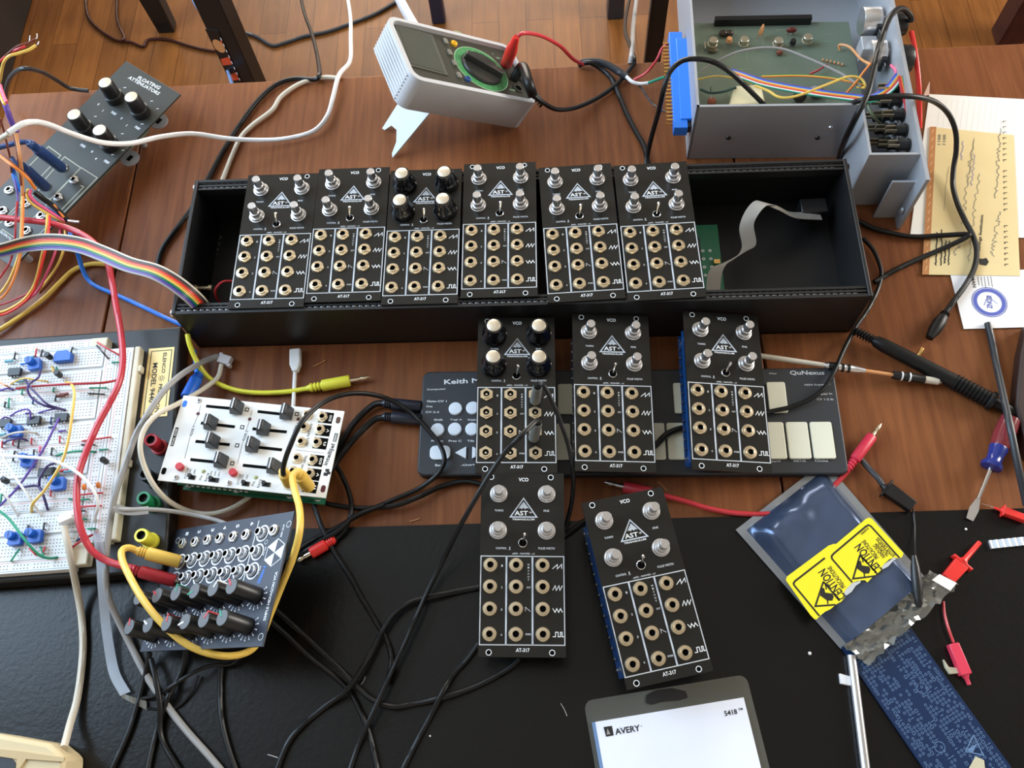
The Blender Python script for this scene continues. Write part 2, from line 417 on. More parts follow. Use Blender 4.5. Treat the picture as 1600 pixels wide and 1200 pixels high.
# stickered black post
t = thing('black_post', 'wide black post with a red and white sticker behind the table edge', 'post', P(392, 134, -.40) * Vector((1, 1, 0)).to_track_quat('Z', 'Y').to_matrix() if False else Vector((P(392, 134, -.40).x, P(392, 134, -.40).y, FZ)))
Mp = Matrix.Rotation(rd(-16), 4, 'Z')
g = G(); g.M = Mp; g.box((0, 0, .42), (.044, .028, .84)); g.build('post_body', M_blk, t, bevel=.002)
g = G(); g.M = Mp @ Matrix.Translation((-.012, -.0146, .30)) @ Matrix.Rotation(rd(90), 4, 'X')
g.box((0, 0, 0), (.021, .31, .0008), 0)
for i in range(9):
    y = -.14 + i * .032
    g.prism([(-.009, y), (.008, y + .006), (.009, y + .021), (-.008, y + .013)], .0004, .0007, 1)
g.disc((0, .125), .009, .0009, 2, ry=.013)
for i in range(26): g.prism([(.0085, -.15 + i * .0115), (.0101, -.15 + i * .0115), (.0101, -.145 + i * .0115), (.0085, -.145 + i * .0115)], .0004, .0007, 3)
g.build('sticker', [M_blk, M_sticker, M_copper, M_print], t)
for i, (u, nm) in enumerate(((1009, 'thin dark rod beside the flat black strap leg behind the table'), (1021, 'flat black slanting leg behind the table edge left of blue connector'))):
    p = P(u, 100, -.3); g = G(); w = .006 if i == 0 else .017
    g.box((p.x, p.y, (FZ + .1) / 2 - .0), (w, .012, abs(FZ) + .1)); tag(g.build('stand_leg', M_blk), nm, 'leg')
# dark cabinet beyond the left end, stretched out of view to shade the floor
g = G(); g.box((-1.29, 1.93, FZ + .40), (.34, 1.18, .80)); o = g.build('dark_cabinet', mat('cabinet_brown', (36, 28, 24), .6), bevel=.004); tag(o, 'dark brown block standing on the floor at the top left corner', 'cabinet')

# ================================================================== rack case
BX, BY, BW, BD, BH, BA = -.2956, .3411, .5427, .1291, .0587, -.0148
MC = Matrix.Translation((BX, BY, 0)) @ Matrix.Rotation(BA, 4, 'Z')
t = thing('rack_case', 'long open black rack case holding the row of six black modules', 'case', MC)
g = G(); g.box((BW / 2, BD / 2, .0015), (BW - .006, BD, .003)); g.build('bottom_panel', M_case, t)
g = G(); g.box((BW / 2, .0012, BH / 2), (BW - .006, .0024, BH)); g.build('front_panel', M_case, t)
g = G(); g.box((BW / 2, BD - .0012, BH / 2), (BW - .006, .0024, BH)); g.build('back_panel', M_case, t)
for x in (.0015, BW - .0015):
    g = G(); g.prism([(x - .0015, 0), (x + .0015, 0), (x + .0015, BD), (x - .0015, BD)], 0, BH + .0006)
    g.build('end_panel', M_case, t, bevel=.0005)
for y in (.0055, BD - .0055):
    g = G()
    for dy, h in ((-.0032, .008), (0, .0045), (.0032, .008)): g.box((BW / 2, y + dy, BH - .0008 - h / 2), (BW - .0065, .0019, h))
    for i in range(104):
        g.lathe((.0078 + i * .00508, y, BH - .0036), (0, 0, 1), [(.0021, 0, 1), (.0021, .0012, 1), (.0012, .0016, 1), (.0010, .0004, 2), (0, .0004, 2)], 10)
    g.build('rail', [M_case, mat('strip_metal', (210, 210, 212), .4, .7), M_hole], t)
for x, y in ((-.002, .004), (-.002, BD - .004), (BW + .002, .004), (BW + .002, BD - .004)):
    g = G(); g.lathe((x, y, BH - .006), (1 if x > 0 else -1, 0, 0), [(.003, -.001), (.003, .0006), (.0015, .0012), (0, .0012)], 12); g.build('case_screw', M_alu if x < 0 else M_blk, t)
# bus board and ribbon cable inside
g = G(); g.box((.405, .056, .012), (.075, .088, .0016), 0)
for i in range(8): g.ring((.428 + .006 * (i % 2), .05 + .008 * (i // 2)), .0006, .0014, .01285, 1, 10)
for i in range(16): g.box((.437, .018 + .0026 * i, .0145), (.003, .0008, .0007), 2)
g.box((.4385, .062, .0145), (.005, .004, .001), 2); g.M = Matrix()
g.build('bus_board', [M_green, M_print, M_gold], t); 
g = G(); g.box((.418, .072, .016), (.014, .022, .008)); g.build('inductor', M_blk, t)
g = G(); g.box((BW - .022, .105, .022), (.022, .014, .016)); g.build('power_socket', M_blk, t, bevel=.001)
def inv(M, p): return M.inverted() @ p
rb = [P(1113, 466, .022), P(1120, 420, .030), P(1150, 402, .030), P(1170, 385, .034), P(1167, 350, .046), P(1188, 318, .050), P(1215, 325, .042), P(1240, 336, .034), P(1282, 337, .026)]
g = G(); g.ribbon(rb, .0118, .0009, [0] * 10, side=[(1, .1, 0), (1, .1, .1), (.8, .5, .2), (1, .2, .1), (1, .1, .2), (.8, -.6, .3), (.3, .6, -.6), (0, .8, -.5), (0, .9, -.3)])
tag(g.build('ribbon_cable', M_ribgrey), 'grey flat ribbon cable curling inside the empty right end of the case', 'cable')
# left end of the case: red wire, power jack, scribble on the floor of the case
g = G(); g.tube([P(371, 440, .03), P(350, 440, .035), P(338, 450, .035), P(337, 462, .03), P(345, 475, .02)], .0011); tag(g.build('hookup_wire', M_red), 'short red wire loop inside the left end of the case', 'wire')
g = G(); g.lathe(inv(MC, P(312, 451, .03)), (1, 0, 0), [(.0035, -.004), (.0035, -.002), (.002, -.002), (.002, .008), (.003, .008), (.003, .011), (0, .011)], 12); g.build('bolt', M_nick, t)
g = G(); rnd = random.Random(3)
Mf = MC @ Matrix.Translation((0, 0, .0032))
pts = [onp(Mf, 323 + i * 1.35 + (3.6 if i % 2 else -3.6), 438 - i * 4.4 + rnd.uniform(-2, 2)) for i in range(17)]
g.stroke(pts, .0007, .0032); g.build('scrawled_writing', M_pink2, t)

# ================================================================== VCO modules
PW, PH, PT = .0600, .1285, .0016
HOLES = [(-.0228, .0612), (.0205, .0612), (-.0228, -.0612), (.0205, -.0612)]
POTS = [(-.0172, .0488), (.0174, .0488), (-.0174, .0223), (.0172, .0223)]
JX = (-.0225, -.0044, .0142); JY = (-.0023, -.0172, -.0323, -.0492)
def round_poly(w, h, r, n=4, cx=0, cy=0):
    o = []
    for (sx, sy, a0) in ((1, 1, 0), (-1, 1, 90), (-1, -1, 180), (1, -1, 270)):
        for k in range(n + 1):
            a = rd(a0 + 90 * k / n); o.append((cx + sx * (w / 2 - r) + r * cos(a), cy + sy * (h / 2 - r) + r * sin(a)))
    return o
def mod_print():
    g = G(); z = .00012; s = .001
    for x, y in HOLES: g.ring((x, y), .0016, .0021, z, 0, 16); g.disc((x, y), .0015, z, 3)
    T = lambda t, x, y, h, w=None, a=0, m=0: g.text(t, (x * s, y * s), h * s, w * s if w else None, z, m, a)
    T('VCO', .7, 59.4, 2.8, 7.2); T('TUNING', -16.9, 36.6, 1.5, 6.2, m=1); T('FINE', 17.2, 36.6, 1.5, 4, m=1)
    T('CONTROL', -15, 9.6, 1.5, 7.8, m=1); T('1', -9, 9.9, 1.5, .8, m=1); g.box((-.009, .0086, z), (.0016, .0003, .00004), 1)
    T('PULSE WIDTH', 17.1, 9.7, 1.6, 11.6, m=1); T('x002 - RANGE - x1', .6, 5.9, 1.2, 16, m=1); T('AT-317', .4, -59.6, 2.6, 9.4)
    x0, x1, y0, y1 = -.0292, .0292, -.0562, .0040
    g.stroke([(x0, y0), (x1, y0), (x1, y1), (x0, y1)], .0007, z, 1, True)
    for x in (-.0112, .0071): g.stroke([(x, y0), (x, y1)], .0012, z, 2)
    for i in range(4): T('1234'[i], JX[0] / s + 8.2, JY[i] / s - .4, 1.5, 1.1, m=1)
    for i, ch in enumerate('MIXOUT'): T(ch, 4.3, -1.8 - i * 2.1, 1.2, 1.2, a=0, m=1)
    T('OUT', 4.4, -17.6, 1.3, 2.8, m=1); T('PWM', 4.1, -49.2, 1.4, 3.6, m=1)
    g.stroke([(.0022, -.0338), (.0022, -.031), (.0056, -.0338)], .0004, z, 1)
    def wv(pts, cx, cy): g.stroke([(cx * s + a * s, cy * s + b * s) for a, b in pts], .00055, z, 0)
    wv([(-3.3, -1.6), (.2, 1.4), (.2, -1.6), (3.3, 1.6), (3.3, -1.4)], 24.4, -3)
    wv([(-3.5, -1.6), (-1.6, 1.6), (-.9, -1.6), (1, 1.6), (1.6, -1.6), (3.4, 1.6)], 24.6, -17.8)
    wv([(-3.6, 1.3), (-2, -1.3), (-.8, 1.2), (.5, -1.3), (1.8, 1.2), (3.2, -1.3)], 24.7, -33)
    wv([(-3.8, -1.4), (-1.8, -1.4), (-1.8, 1.6), (0, 1.6), (0, -1.4), (1.6, -1.4), (1.6, 1.6), (2.7, 1.6), (2.7, -1.4), (4, -1.4)], 24.7, -49.2)
    # triangle emblem with a ridge of peaks, lower letters and the word beneath
    A = (.8 * s, 45.6 * s); B1 = (-8.7 * s, 32 * s); B2 = (10.2 * s, 32 * s)
    g.stroke([A, B1, B2], .0009, z, 2, True)
    g.flat([(A[0], 43.2 * s), (-3.2 * s, 37.9 * s), (-1.8 * s, 38.6 * s), (-.7 * s, 37.6 * s), (.6 * s, 38.7 * s), (1.8 * s, 37.7 * s), (3.2 * s, 38.6 * s), (4.8 * s, 37.9 * s)], z, 2)
    T('AST', -.9, 34.8, 3.4, 9.6); T('*', 5.8, 35, 2.0, 2.2); T('TRIANGULUM', .6, 30.3, 1.35, 16)
    return g.mesh('module_printing', [M_print, M_prgrey, mat('pale_blue_print', (186, 194, 204), .5), M_hole])
ME_print = mod_print()
def mk(name, me): o = bpy.data.objects.new(name, me); return o
g = G(); g.box((0, 0, -PT / 2), (PW, PH, PT), 0)
ME_panel = g.mesh('panel', [M_panel])
g = G(); g.lathe((0, 0, 0), (0, 0, 1), [(.0064, 0), (.0064, .0006), (.0058, .0007), (.0054, .0024), (.0043, .0025), (.0041, .0064), (.0033, .0066), (.0033, .0146), (.0030, .015), (0, .015)], 24)
ME_pot = g.mesh('potentiometer', [M_alu], 35)
g = G()
g.lathe((0, 0, 0), (0, 0, 1), [(.0100, .0002), (.0098, .0042), (.0090, .0058), (.0080, .0085), (.0070, .0152), (.0066, .0160), (0, .016)], 32, mf=lambda a: 1 - .035 * (1 + cos(10 * a)) / 2)
g.box((.0088, 0, .003), (.002, .0009, .0024), 1)
ME_knob = g.mesh('knob', [mat('gloss_black', (12, 12, 14), .12, spec=.7), M_print], 30)
g = G(); g.lathe((0, 0, .0161), (0, 0, 1), [(.0052, 0), (.0052, .0005), (.0048, .0007), (0, .0007)], 24); ME_cap = g.mesh('knob_cap', [M_cap])
def jackme(n):
    g = G(); g.lathe((0, 0, 0), (0, 0, 1), [(.0053, 0), (.0053, .0006), (.0047, .0017), (.0035, .0018), (.0034, .0028), (.0024, .0029), (.0021, .0025), (.0020, .0012, 1), (0, .0012, 1)], n)
    return g.mesh('jack_socket', [M_nick, M_hole], 30)
ME_jack = jackme(24); ME_jsil = jackme(24); ME_jsil.materials[0] = M_jsil
g = G(); g.lathe((0, 0, 0), (0, 0, 1), [(.0053, 0), (.0053, .0018), (.0035, .0018)], 6); g.lathe((0, 0, 0.0012), (0, 0, 1), [(.0034, 0), (.0034, .0018), (.0024, .0018), (.0020, .0012, 1), (0, .0002, 1)], 20)
ME_jhex = g.mesh('jack_socket', [M_nick, M_hole], 30)
g = G(); g.lathe((0, 0, 0), (0, 0, 1), [(.0032, 0), (.0032, .0012), (.0028, .0016), (.0026, .0008, 1), (0, .0006, 1)], 20); ME_togg = g.mesh('toggle_switch', [M_alu, M_hole])
g = G(); g.tube([(0, 0, .0006), (.0006, .0021, .005), (.0013, .0044, .0095)], lambda t: .0006 + .0006 * t ** 2, 8, k=3); g.lathe((.0013, .0044, .0095), (.13, .44, .9), [(.0012, 0), (.0009, .0007), (0, .0009)], 8); ME_lever = g.mesh('toggle_lever', [M_chrome])
g = G(); g.box((0, -.002, -.0115), (.0570, .108, .0016), 0)
for x in (-.0265, .0265):
    for i in range(14): g.box((x, -.05 + i * .0075, -.0128), (.0014, .0016, .001), 1)
ME_bd1 = g.mesh('circuit_board', [M_blue, M_alu])
CAMP = Vector((0, 0, CAMZ))
def module(M, label, knobs=False, bottom=0.0, group=None, hexn=False, depth=None):
    t = thing('oscillator_module', label, 'synth module', M, group)
    def ch(name, me, loc=(0, 0, 0), par=t):
        o = bpy.data.objects.new(name, me); C.objects.link(o); o.parent = par; o.location = loc; return o
    ch('panel', ME_panel); ch('panel_printing', ME_print)
    for x, y in POTS:
        if knobs: k = ch('knob', ME_knob, (x, y, 0)); ch('knob_cap', ME_cap, (0, 0, 0), k)
        else: ch('potentiometer', ME_pot, (x, y, 0))
    for x in JX:
        for y in JY: ch('jack_socket', ME_jhex if hexn else ME_jack, (x, y, 0))
    k = ch('toggle_switch', ME_togg, (.0002, .0133, 0)); ch('toggle_lever', ME_lever, (0, 0, 0), k)
    ch('circuit_board', ME_bd1)
    # depth of the lower board so that its lowest corner stands on what carries the module
    if depth is None:
        n = M.to_3x3() @ Vector((0, 0, 1)); lo = min((M @ Vector((sx * .0285, -.002 + sy * .054, 0))).z for sx in (-1, 1) for sy in (-1, 1))
        depth = (lo - bottom) / n.z
    g = G(); g.box((0, -.002, -depth + .0008), (.0570, .108, .0016), 0)
    for x in (-.025, .025):
        for y in (-.05, .046): g.cyl((x, y, -PT), (x, y, -depth), .0022, n=10, mi=1)
    for i in range(9): g.box((-.02 + i * .005, (i * 37 % 9 - 4) * .009, (-.0123 - depth) / 2), (.003, .012, max(depth - .016, .002)), 2)
    for i in range(14): g.box((-.0285, -.05 + i * .0075, -depth + .0022), (.0012, .0012, .0014), 1)
    g.build('circuit_board', [M_dblue, M_alu, M_blk], t)
    return t
top = [(-.2187, .4068, -1.0), (-.1583, .4098, -.8), (-.0976, .4048, -.95), (-.0358, .4082, -.74), (.0290, .4022, 1.62), (.0905, .4008, 1.36)]
tl = ['black module with bare silver shafts, first from left in the case row', 'black module with bare silver shafts, second from left in the case row',
      'black module with four silver topped black knobs in the case row', 'black module with bare silver shafts just right of the knobbed one in the case',
      'black module with bare silver shafts, second from right in the case row', 'black module with bare silver shafts at the right end of the case row']
for i, (x, y, a) in enumerate(top):
    module(pose(x, y, .0604, a), tl[i], i == 2, depth=.030, group='oscillator modules')
low = [(-.0254, .2714, .0411, -.95, .26, 2.85, 'black module with black knobs and two cables plugged in, below the case'),
       (.0479, .2713, .0388, -1.48, 1.92, 5.46, 'black bare shaft module lying over the middle of the keyboard'),
       (.1327, .2684, .0398, -2.16, 1.56, 9.41, 'tilted black bare shaft module lying over the right of the keyboard'),
       (-.0234, .1427, .0362, -1.45, 4.57, 3.61, 'straight black bare shaft module on the mat, below the cabled knobbed module'),
       (.0613, .1243, .0392, 11.03, 4.45, 4.44, 'turned black bare shaft module above the white label package')]
for i, (x, y, z, a, b, c, lb) in enumerate(low):
    module(pose(x, y, z, a, b, c), lb, i == 0, bottom=.0122 if i < 3 else .0016, hexn=i == 0, group='oscillator modules')

# ================================================================== pad keyboard
KM = Matrix.Translation((-.1048, .2185, 0)) @ Matrix.Rotation(-.0283, 4, 'Z')
KW, KD, KH = .328, .0885, .009
t = thing('pad_keyboard', 'flat black pad keyboard with pale rubber keys lying under the modules', 'keyboard', KM)
g = G(); g.prism(round_poly(KW, KD, .006, 5, KW / 2, KD / 2), 0.0003, KH); g.build('keyboard_body', M_kb, t, bevel=.0012)
# white keys along the near side, black keys as wide pads behind
g = G(); Mk = KM
def kpx(u, v, h=KH): return onp(KM, u, v, h)
for (a, b, c, d) in (((1200, 653), (1218, 653), (1224, 712), (1206, 712)), ((1225, 653), (1255, 653), (1262, 712), (1232, 712)), ((1261, 653), (1292, 653), (1300, 712), (1269, 712))):
    pass
kx0 = kpx(1261, 700).x
key = []
kwid = (kpx(1300, 700).x - kpx(1262, 700).x)
for i in range(15):
    x = kpx(1284, 685).x - i * kwid
    if x < .09: continue
    g = G(); g.prism(round_poly(.0165, .0300, .0015, 3, x, .0265), KH, KH + .0022); g.build('key', M_key, t, bevel=.0005)
for i in range(14):
    if i % 7 in (1, 5): continue
    x = kpx(1213, 618).x - (i - (0 if i == 0 else 0)) * kwid
    if x < .09: continue
    g = G(); g.prism(round_poly(.0145, .0260, .0015, 3, x, .0625), KH, KH + .0022); g.build('key', M_key, t, bevel=.0005)
for (u, v) in ((712, 639), (739, 638), (684, 672), (711, 671), (738, 671)):
    p = kpx(u, v); g = G(); g.lathe((p.x, p.y, KH), (0, 0, 1), [(.0055, 0), (.0055, .001), (.0048, .0018), (0, .0020)], 24); g.build('round_button', M_keyw, t)
p = kpx(688, 708); g = G(); g.prism(round_poly(.0160, .0115, .004, 5, p.x, p.y), KH, KH + .0018); g.build('bend_button', M_keyw, t, bevel=.0004)
for sgn, (u, v) in ((-1, (721, 708)), (1, (746, 708))):
    p = kpx(u, v); g = G(); g.prism([(p.x + sgn * .005, p.y), (p.x - sgn * .004, p.y + .0052), (p.x - sgn * .004, p.y - .0052)], KH, KH + .0018); g.build('arrow_button', M_keyw, t, bevel=.0006)
g = G(); z = KH + .00015
def kt(s, u0, v0, u1, v1, h, mi=0): g.text2(s, kpx(u0, v0), kpx(u1, v1), h, z, mi)
kt('Keith McMillen', 694, 597, 800, 592, .0042); kt('Computer', 667, 609, 697, 608, .0017); kt('Gate-CV 1', 667, 627, 698, 627, .0017)
kt('Out', 666, 635, 676, 635, .0016); kt('CV 2-3', 665, 644, 686, 644, .0016); kt('Shift', 678, 656, 692, 656, .0016); kt('Togl A', 703, 656, 722, 656, .0016); kt('Velo', 730, 656, 746, 656, .0016)
kt('Preset', 674, 689, 693, 689, .0016); kt('Pres C', 701, 689, 721, 689, .0016); kt('Tilt', 730, 689, 741, 689, .0016); kt('Bend', 680, 727, 694, 727, .0017); kt('-Oct+', 720, 727, 742, 726, .0017)
kt('Bend', 1204, 721, 1219, 720, .0018, 1); kt('AltTch', 1239, 720, 1259, 720, .0018, 1); kt('Choke', 1273, 720, 1294, 720, .0018, 1)
kt('QuNexus', 1234, 583, 1288, 583, .0042, 1); kt('Play', 1202, 584, 1214, 584, .0014, 1); kt('MIDI Expander', 1257, 602, 1298, 601, .0018, 1); kt('Pedal In', 1279, 616, 1300, 615, .0017, 1); kt('CV 1-2 In', 1276, 624, 1302, 624, .0017, 1)
g.build('keyboard_printing', [M_print, M_prgrey], t)

# ================================================================== white slider module
MA = pose(-.2276, .2384, .0335, -7.3, -2.1, 1.8)
t = thing('slider_module', 'white envelope module with eight black sliders and two red buttons', 'synth module', MA)
A = lambda u, v, h=0.0: onp(MA, u, v, h)
g = G(); g.box((0, 0, -.0008), (.1285, .0708, .0016)); g.build('panel', M_white, t)
g = G(); g.box((.002, 0, -.0125), (.112, .0668, .0016), 0); g.box((.002, 0, -.0245), (.112, .0668, .0016), 0)
for x in (-.05, -.012, .03, .052):
    for y in (-.029, .029): g.cyl((x, y, -.0016), (x, y, -.0245), .0028, n=10, mi=1)
for i in range(12): g.box((-.046 + i * .0042, -.0335, -.0118), (.0022, .001, .001), 2)
for i in range(5): g.box((-.04 + i * .02, .005 * (i % 3 - 1), -.018), (.012, .02, .009), 3)
g.build('circuit_board', [M_green, M_wplas, M_print, M_blk], t)
g = G(); z = .00012
for u, v, m in ((288.7, 631, 3), (256, 736, 2), (528.5, 656.5, 4), (505, 763.7, 5)):
    p = A(u, v); g.prism(round_poly(.0034, .0056, .0016, 5, p.x, p.y), .00005, .00015, m)
SL = [((322, 634.5), (379, 640), (371.5, 640)), ((314, 661), (367, 667), (331, 664)), ((305.5, 689.5), (359, 695), (334, 692.5)), ((297.5, 718), (355, 724), (347, 723)),
      ((402.5, 643), (457, 649), (449, 648)), ((394.6, 670), (448, 675), (413, 672.5)), ((386, 697), (440.7, 703), (396, 698.5)), ((379.5, 727), (437, 733), (429, 732))]
for a, b, c in SL: g.stroke([A(*a), A(*b)], .0024, z, 2)
for u, v in ((386, 640), (378.5, 667.5), (370.5, 696), (363, 724), (464, 647)): p = A(u, v); g.stroke([p + Vector(q) for q in ((-.0012, -.0013, 0), (.0012, -.0013, 0), (.0012, .0013, 0), (-.0012, .0013, 0))], .0007, z, 0, True)
g.stroke([A(314, 632.5), A(309.5, 649), A(301, 668)], .0003, z, 1); g.stroke([A(297, 682), A(288.5, 716.5)], .0003, z, 1)
g.stroke([A(394, 641), A(389, 660), A(384, 674)], .0003, z, 1); g.stroke([A(380, 688), A(371, 725)], .0003, z, 1)
g.stroke([A(470, 648), A(467, 659)], .0003, z, 1); g.stroke([A(461, 673), A(458, 688)], .0003, z, 1)
for u, v in ((309.5, 646.5), (390.3, 655), (466, 655)): g.disc(A(u, v), .0014, z + .00005, 5)
def at(s, u0, v0, u1, v1, h, mi=1): g.text2(s, A(u0, v0), A(u1, v1), h, z, mi)
at('ADSR 1', 297.5, 682, 303, 666, .0020); at('ADSR 2', 380, 689, 386, 673, .0020); at('ADSR 2', 458.5, 677, 466, 660, .0020)
a = A(268.5, 697); b = A(277, 668); g.stroke([a, b], .0024, z, 2); g.text2('DUAL ADSR', A(269, 695.5), A(276.6, 669.5), .0014, z + .0001, 3 if False else 6)
at('intellijel', 509, 727, 521.5, 694, .0042, 0); g.stroke([A(522.5, 690.5), A(525.8, 677)], .0026, z, 0); g.text2('DESIGNS', A(522.6, 690), A(525.6, 678), .0014, z + .0001, 6)
for q in ((509, 741, .0034), (513.5, 739, .0028), (511.5, 735, .003)): p = A(q[0], q[1]); g.prism(round_poly(q[2], q[2] * .8, .0004, 2, p.x, p.y), .00004, z, 0)
J1 = [(480, 649), (475.5, 668.5), (470.5, 691), (464, 716.5), (457.5, 737), (451, 757)]; J2 = [(504, 652), (500, 671.8), (495, 692), (488.5, 719), (484, 740.5), (479, 760)]
ex = (A(504, 652) - A(480, 649)).normalized(); ey = Vector((-ex.y, ex.x, 0))
for i, (u, v) in enumerate(J2):
    p = A(u, v); q = p + ex * .0016
    g.flat([q + ex * a_ * .0066 + ey * b_ * .0046 for a_, b_ in ((-.62, -1), (1, -1), (1, 1), (-.62, 1))], z, 2)
    s0 = ['EOD', 'V', 'n', 'EOD', 'V', 'n'][i]; q = p + ex * .0062
    g.text(s0, q, .0019, .0052 if len(s0) > 1 else .003, z + .0001, 6, math.atan2(ey.y, ey.x))
at('RETRIG', 481, 682, 487, 662, .0017); at('GATE', 479, 697, 482, 684, .0017); at('LEVEL', 475, 723, 479, 711, .0017); at('TRIG', 470, 737, 473, 726, .0017)
at('CYCLE', 289, 748, 294, 731, .0017); at('CYCLE', 371, 757, 376, 741, .0017); at('RATE', 321, 752, 326, 739, .0017); at('RATE', 403, 762, 408, 749, .0017)
for u in (296, 303, 329, 335, 341, 378, 385): at('ON', u, 740 + (u - 296) * .1, u + 2, 733 + (u - 296) * .1, .0013)
at('EOD', 312, 750, 316, 743, .0014); at('EOD', 394, 759, 398, 752, .0014)
g.stroke([A(462, 703), A(506, 708)], .0003, z, 1)
g.build('panel_printing', [M_ink, mat('mid_grey_print', (110, 110, 108), .5), M_hole, M_bluew, mat('brown_slot', (86, 58, 44), .6), mat('maroon_led', (84, 30, 36), .3), M_white], t)
for a, b, c in SL:
    p = A(*c, .0); g = G()
    w, d = .0062, .0046
    g.hexa([(p.x - .0052, p.y - .0052, .0012), (p.x + .0052, p.y - .0052, .0012), (p.x + .0052, p.y + .0052, .0012), (p.x - .0052, p.y + .0052, .0012)],
           [(p.x - .0020, p.y - .0044, .0125), (p.x + .0020, p.y - .0044, .0125), (p.x + .0020, p.y + .0044, .0125), (p.x - .0020, p.y + .0044, .0125)])
    g.cyl((p.x, p.y, -.001), (p.x, p.y, .0014), .0014, n=8)
    s = g.build('slider_cap', M_dgrey, t, bevel=.0009)
    g = G(); g.box((p.x, p.y, .0127), (.0008, .0086, .0003)); g.build('slider_line', M_print, s)
for u, v in ((282.5, 731), (365.5, 740)):
    p = A(u, v); g = G(); g.lathe((p.x, p.y, 0), (0, 0, 1), [(.0029, 0), (.0029, .004), (.0026, .0044), (0, .0044)], 20); g.build('push_button', M_red, t)
for u, v in ((317.5, 736.5), (399.5, 746)):
    p = A(u, v); g = G(); g.lathe((p.x, p.y, 0), (0, 0, 1), [(.0015, 0), (.0014, .0006), (.0008, .001), (0, .0011)], 14); g.build('led', mat('led_green', (176, 184, 130), .3), t)
for u, v, w in ((300, 746, .0052), (334, 750, .0078), (384, 756, .0058), (416, 757, .0064)):
    p = A(u, v); g = G(); g.box((p.x, p.y, .0002), (w, .0036, .0005)); g.box((p.x - w * .22, p.y + .0005, .002), (.0026, .0026, .004)); g.build('slide_switch', M_blk, t, bevel=.0004)
for u, v in ((310.8, 626.2), (274.3, 746.2), (357.2, 755)):
    p = A(u, v); g = G(); g.lathe((p.x, p.y, 0), (0, 0, 1), [(.0023, 0), (.0022, .0007), (.0016, .001), (0, .001)], 18)
    g.box((p.x, p.y, .0011), (.0026, .0005, .0002), 1); g.box((p.x, p.y, .0011), (.0005, .0026, .0002), 1); g.build('panel_screw', [M_alu, M_hole], t)
def jack_at(M, u, v, par, r=1.0, h=0.0, me=None):
    p = onp(M, u, v, 0); o = bpy.data.objects.new('jack_socket', me or ME_jack); C.objects.link(o); o.parent = par; o.location = (p.x, p.y, h); o.scale = (r, r, 1); return p
for u, v in J1 + J2: jack_at(MA, u, v, t, .82)

# ================================================================== black hexagon amplifier module, propped up on its right side
MV = pose(-.2370, .1309, .0490, -6.9, -4.6, -31.3)
t = thing('amplifier_module', 'tilted dark module with twelve black knobs and a hexagon emblem', 'synth module', MV)
V = lambda u, v, h=0.0: onp(MV, u, v, h)
g = G(); g.box((0, 0, -.0008), (.1285, .0911, .0016)); g.build('panel', M_navy, t)
g = G(); g.box((-.006, 0, -.0105), (.100, .082, .0016), 0)
for i in range(12): g.box((.052, -.03 + i * .0054, -.008), (.001, .0007, .006), 2)
for i in range(5): g.box((-.03 + i * .018, .02 * (i % 3 - 1), -.0055), (.010, .016, .008), 1)
g.build('circuit_board', [mat('dark_board', (24, 30, 34), .5), M_blk, M_gold], t)
g = G(); z = .00012
r1 = [(286.8, 849.5), (306, 847), (325.5, 844), (344.5, 841.5), (365.5, 839), (385.5, 836)]
r2 = [(281.5, 878), (300.5, 875.5), (320, 873), (339.5, 870.5), (360, 868), (381, 865)]
r3 = [(273, 905.5), (291.5, 903.5), (311, 901), (331, 898.5), (352.5, 896.5), (373.5, 894)]
rx = [(410.5, 833.5), (402.5, 862.5), (395, 892)]
for q in r2 + r3 + rx: g.ring(V(*q), .0050, .0061, z, 0, 28)
g.stroke([V(405, 813.5), V(380, 908.5)], .0007, z, 0)
for i, (u, v) in enumerate(((292.5, 834), (311.5, 831), (332.5, 828), (351.5, 824.5), (371.5, 822), (394, 818.5))): g.text('123456'[i], V(u, v), .0032, .0026, z, 0, rd(-90))
hx = [V(*q) for q in ((435, 841.5), (445, 850), (439, 872.5), (423.5, 885), (413.5, 875), (419, 855))]; hc = V(429, 863.5)
g.stroke(hx, .0005, z, 0, True)
for a, b in ((0, 5), (1, 2), (3, 4)): g.flat([hx[a], hx[b], hc], z, 0)
g.text2('SIMPLE HEXAGON VCA', V(413, 970), V(432.5, 893), .0024, z, 0)
g.text2('Division 6', V(404, 911), V(414, 884), .0032, z, 2); g.text2('MIX OUT', V(439, 839), V(444.5, 819), .0016, z, 0); g.text2('MIX OUT', V(411, 868), V(416, 854), .0014, z, 0)
g.text2('1-6 OUT', V(403, 898), V(408, 884), .0014, z, 0); g.ring(V(416, 847), .0013, .0017, z, 1, 14)
for u, v in ((278, 844.5), (451.5, 819), (229, 997), (407.5, 995)): g.ring(V(u, v), .0019, .0024, z, 1, 18)
kA = [(401.5 - 29.0 * i, 931 + 3.2 * i) for i in range(6)]; kB = [(388 - 29.0 * i, 979 + 2.6 * i) for i in range(6)]
for u, v in kA + kB:
    p = V(u, v)
    for k in range(11):
        a = rd(-150 - 24 * k + 60); 
        a = rd(-215 + k * 25)
        q0 = p + Vector((cos(a), sin(a), 0)) * .0066; q1 = p + Vector((cos(a), sin(a), 0)) * .0086; g.stroke([q0, q1], .0004, z, 0); g.disc(p + Vector((cos(a), sin(a), 0)) * .0091, .0006, z, 0, 8)
g.build('panel_printing', [M_print, M_prgrey, M_bluew], t)
for q in r1 + [(429, 829)]: jack_at(MV, q[0], q[1], t, .84, me=ME_jsil)
gj = G(); gj.lathe((0, 0, 0), (0, 0, 1), [(.0044, 0), (.0044, .0006), (.0040, .0020), (.0034, .0022), (.0033, .0050), (.0023, .0051), (.0020, .003, 1), (0, .003, 1)], 24); ME_jtall = gj.mesh('jack_socket', [M_jsil, M_hole])
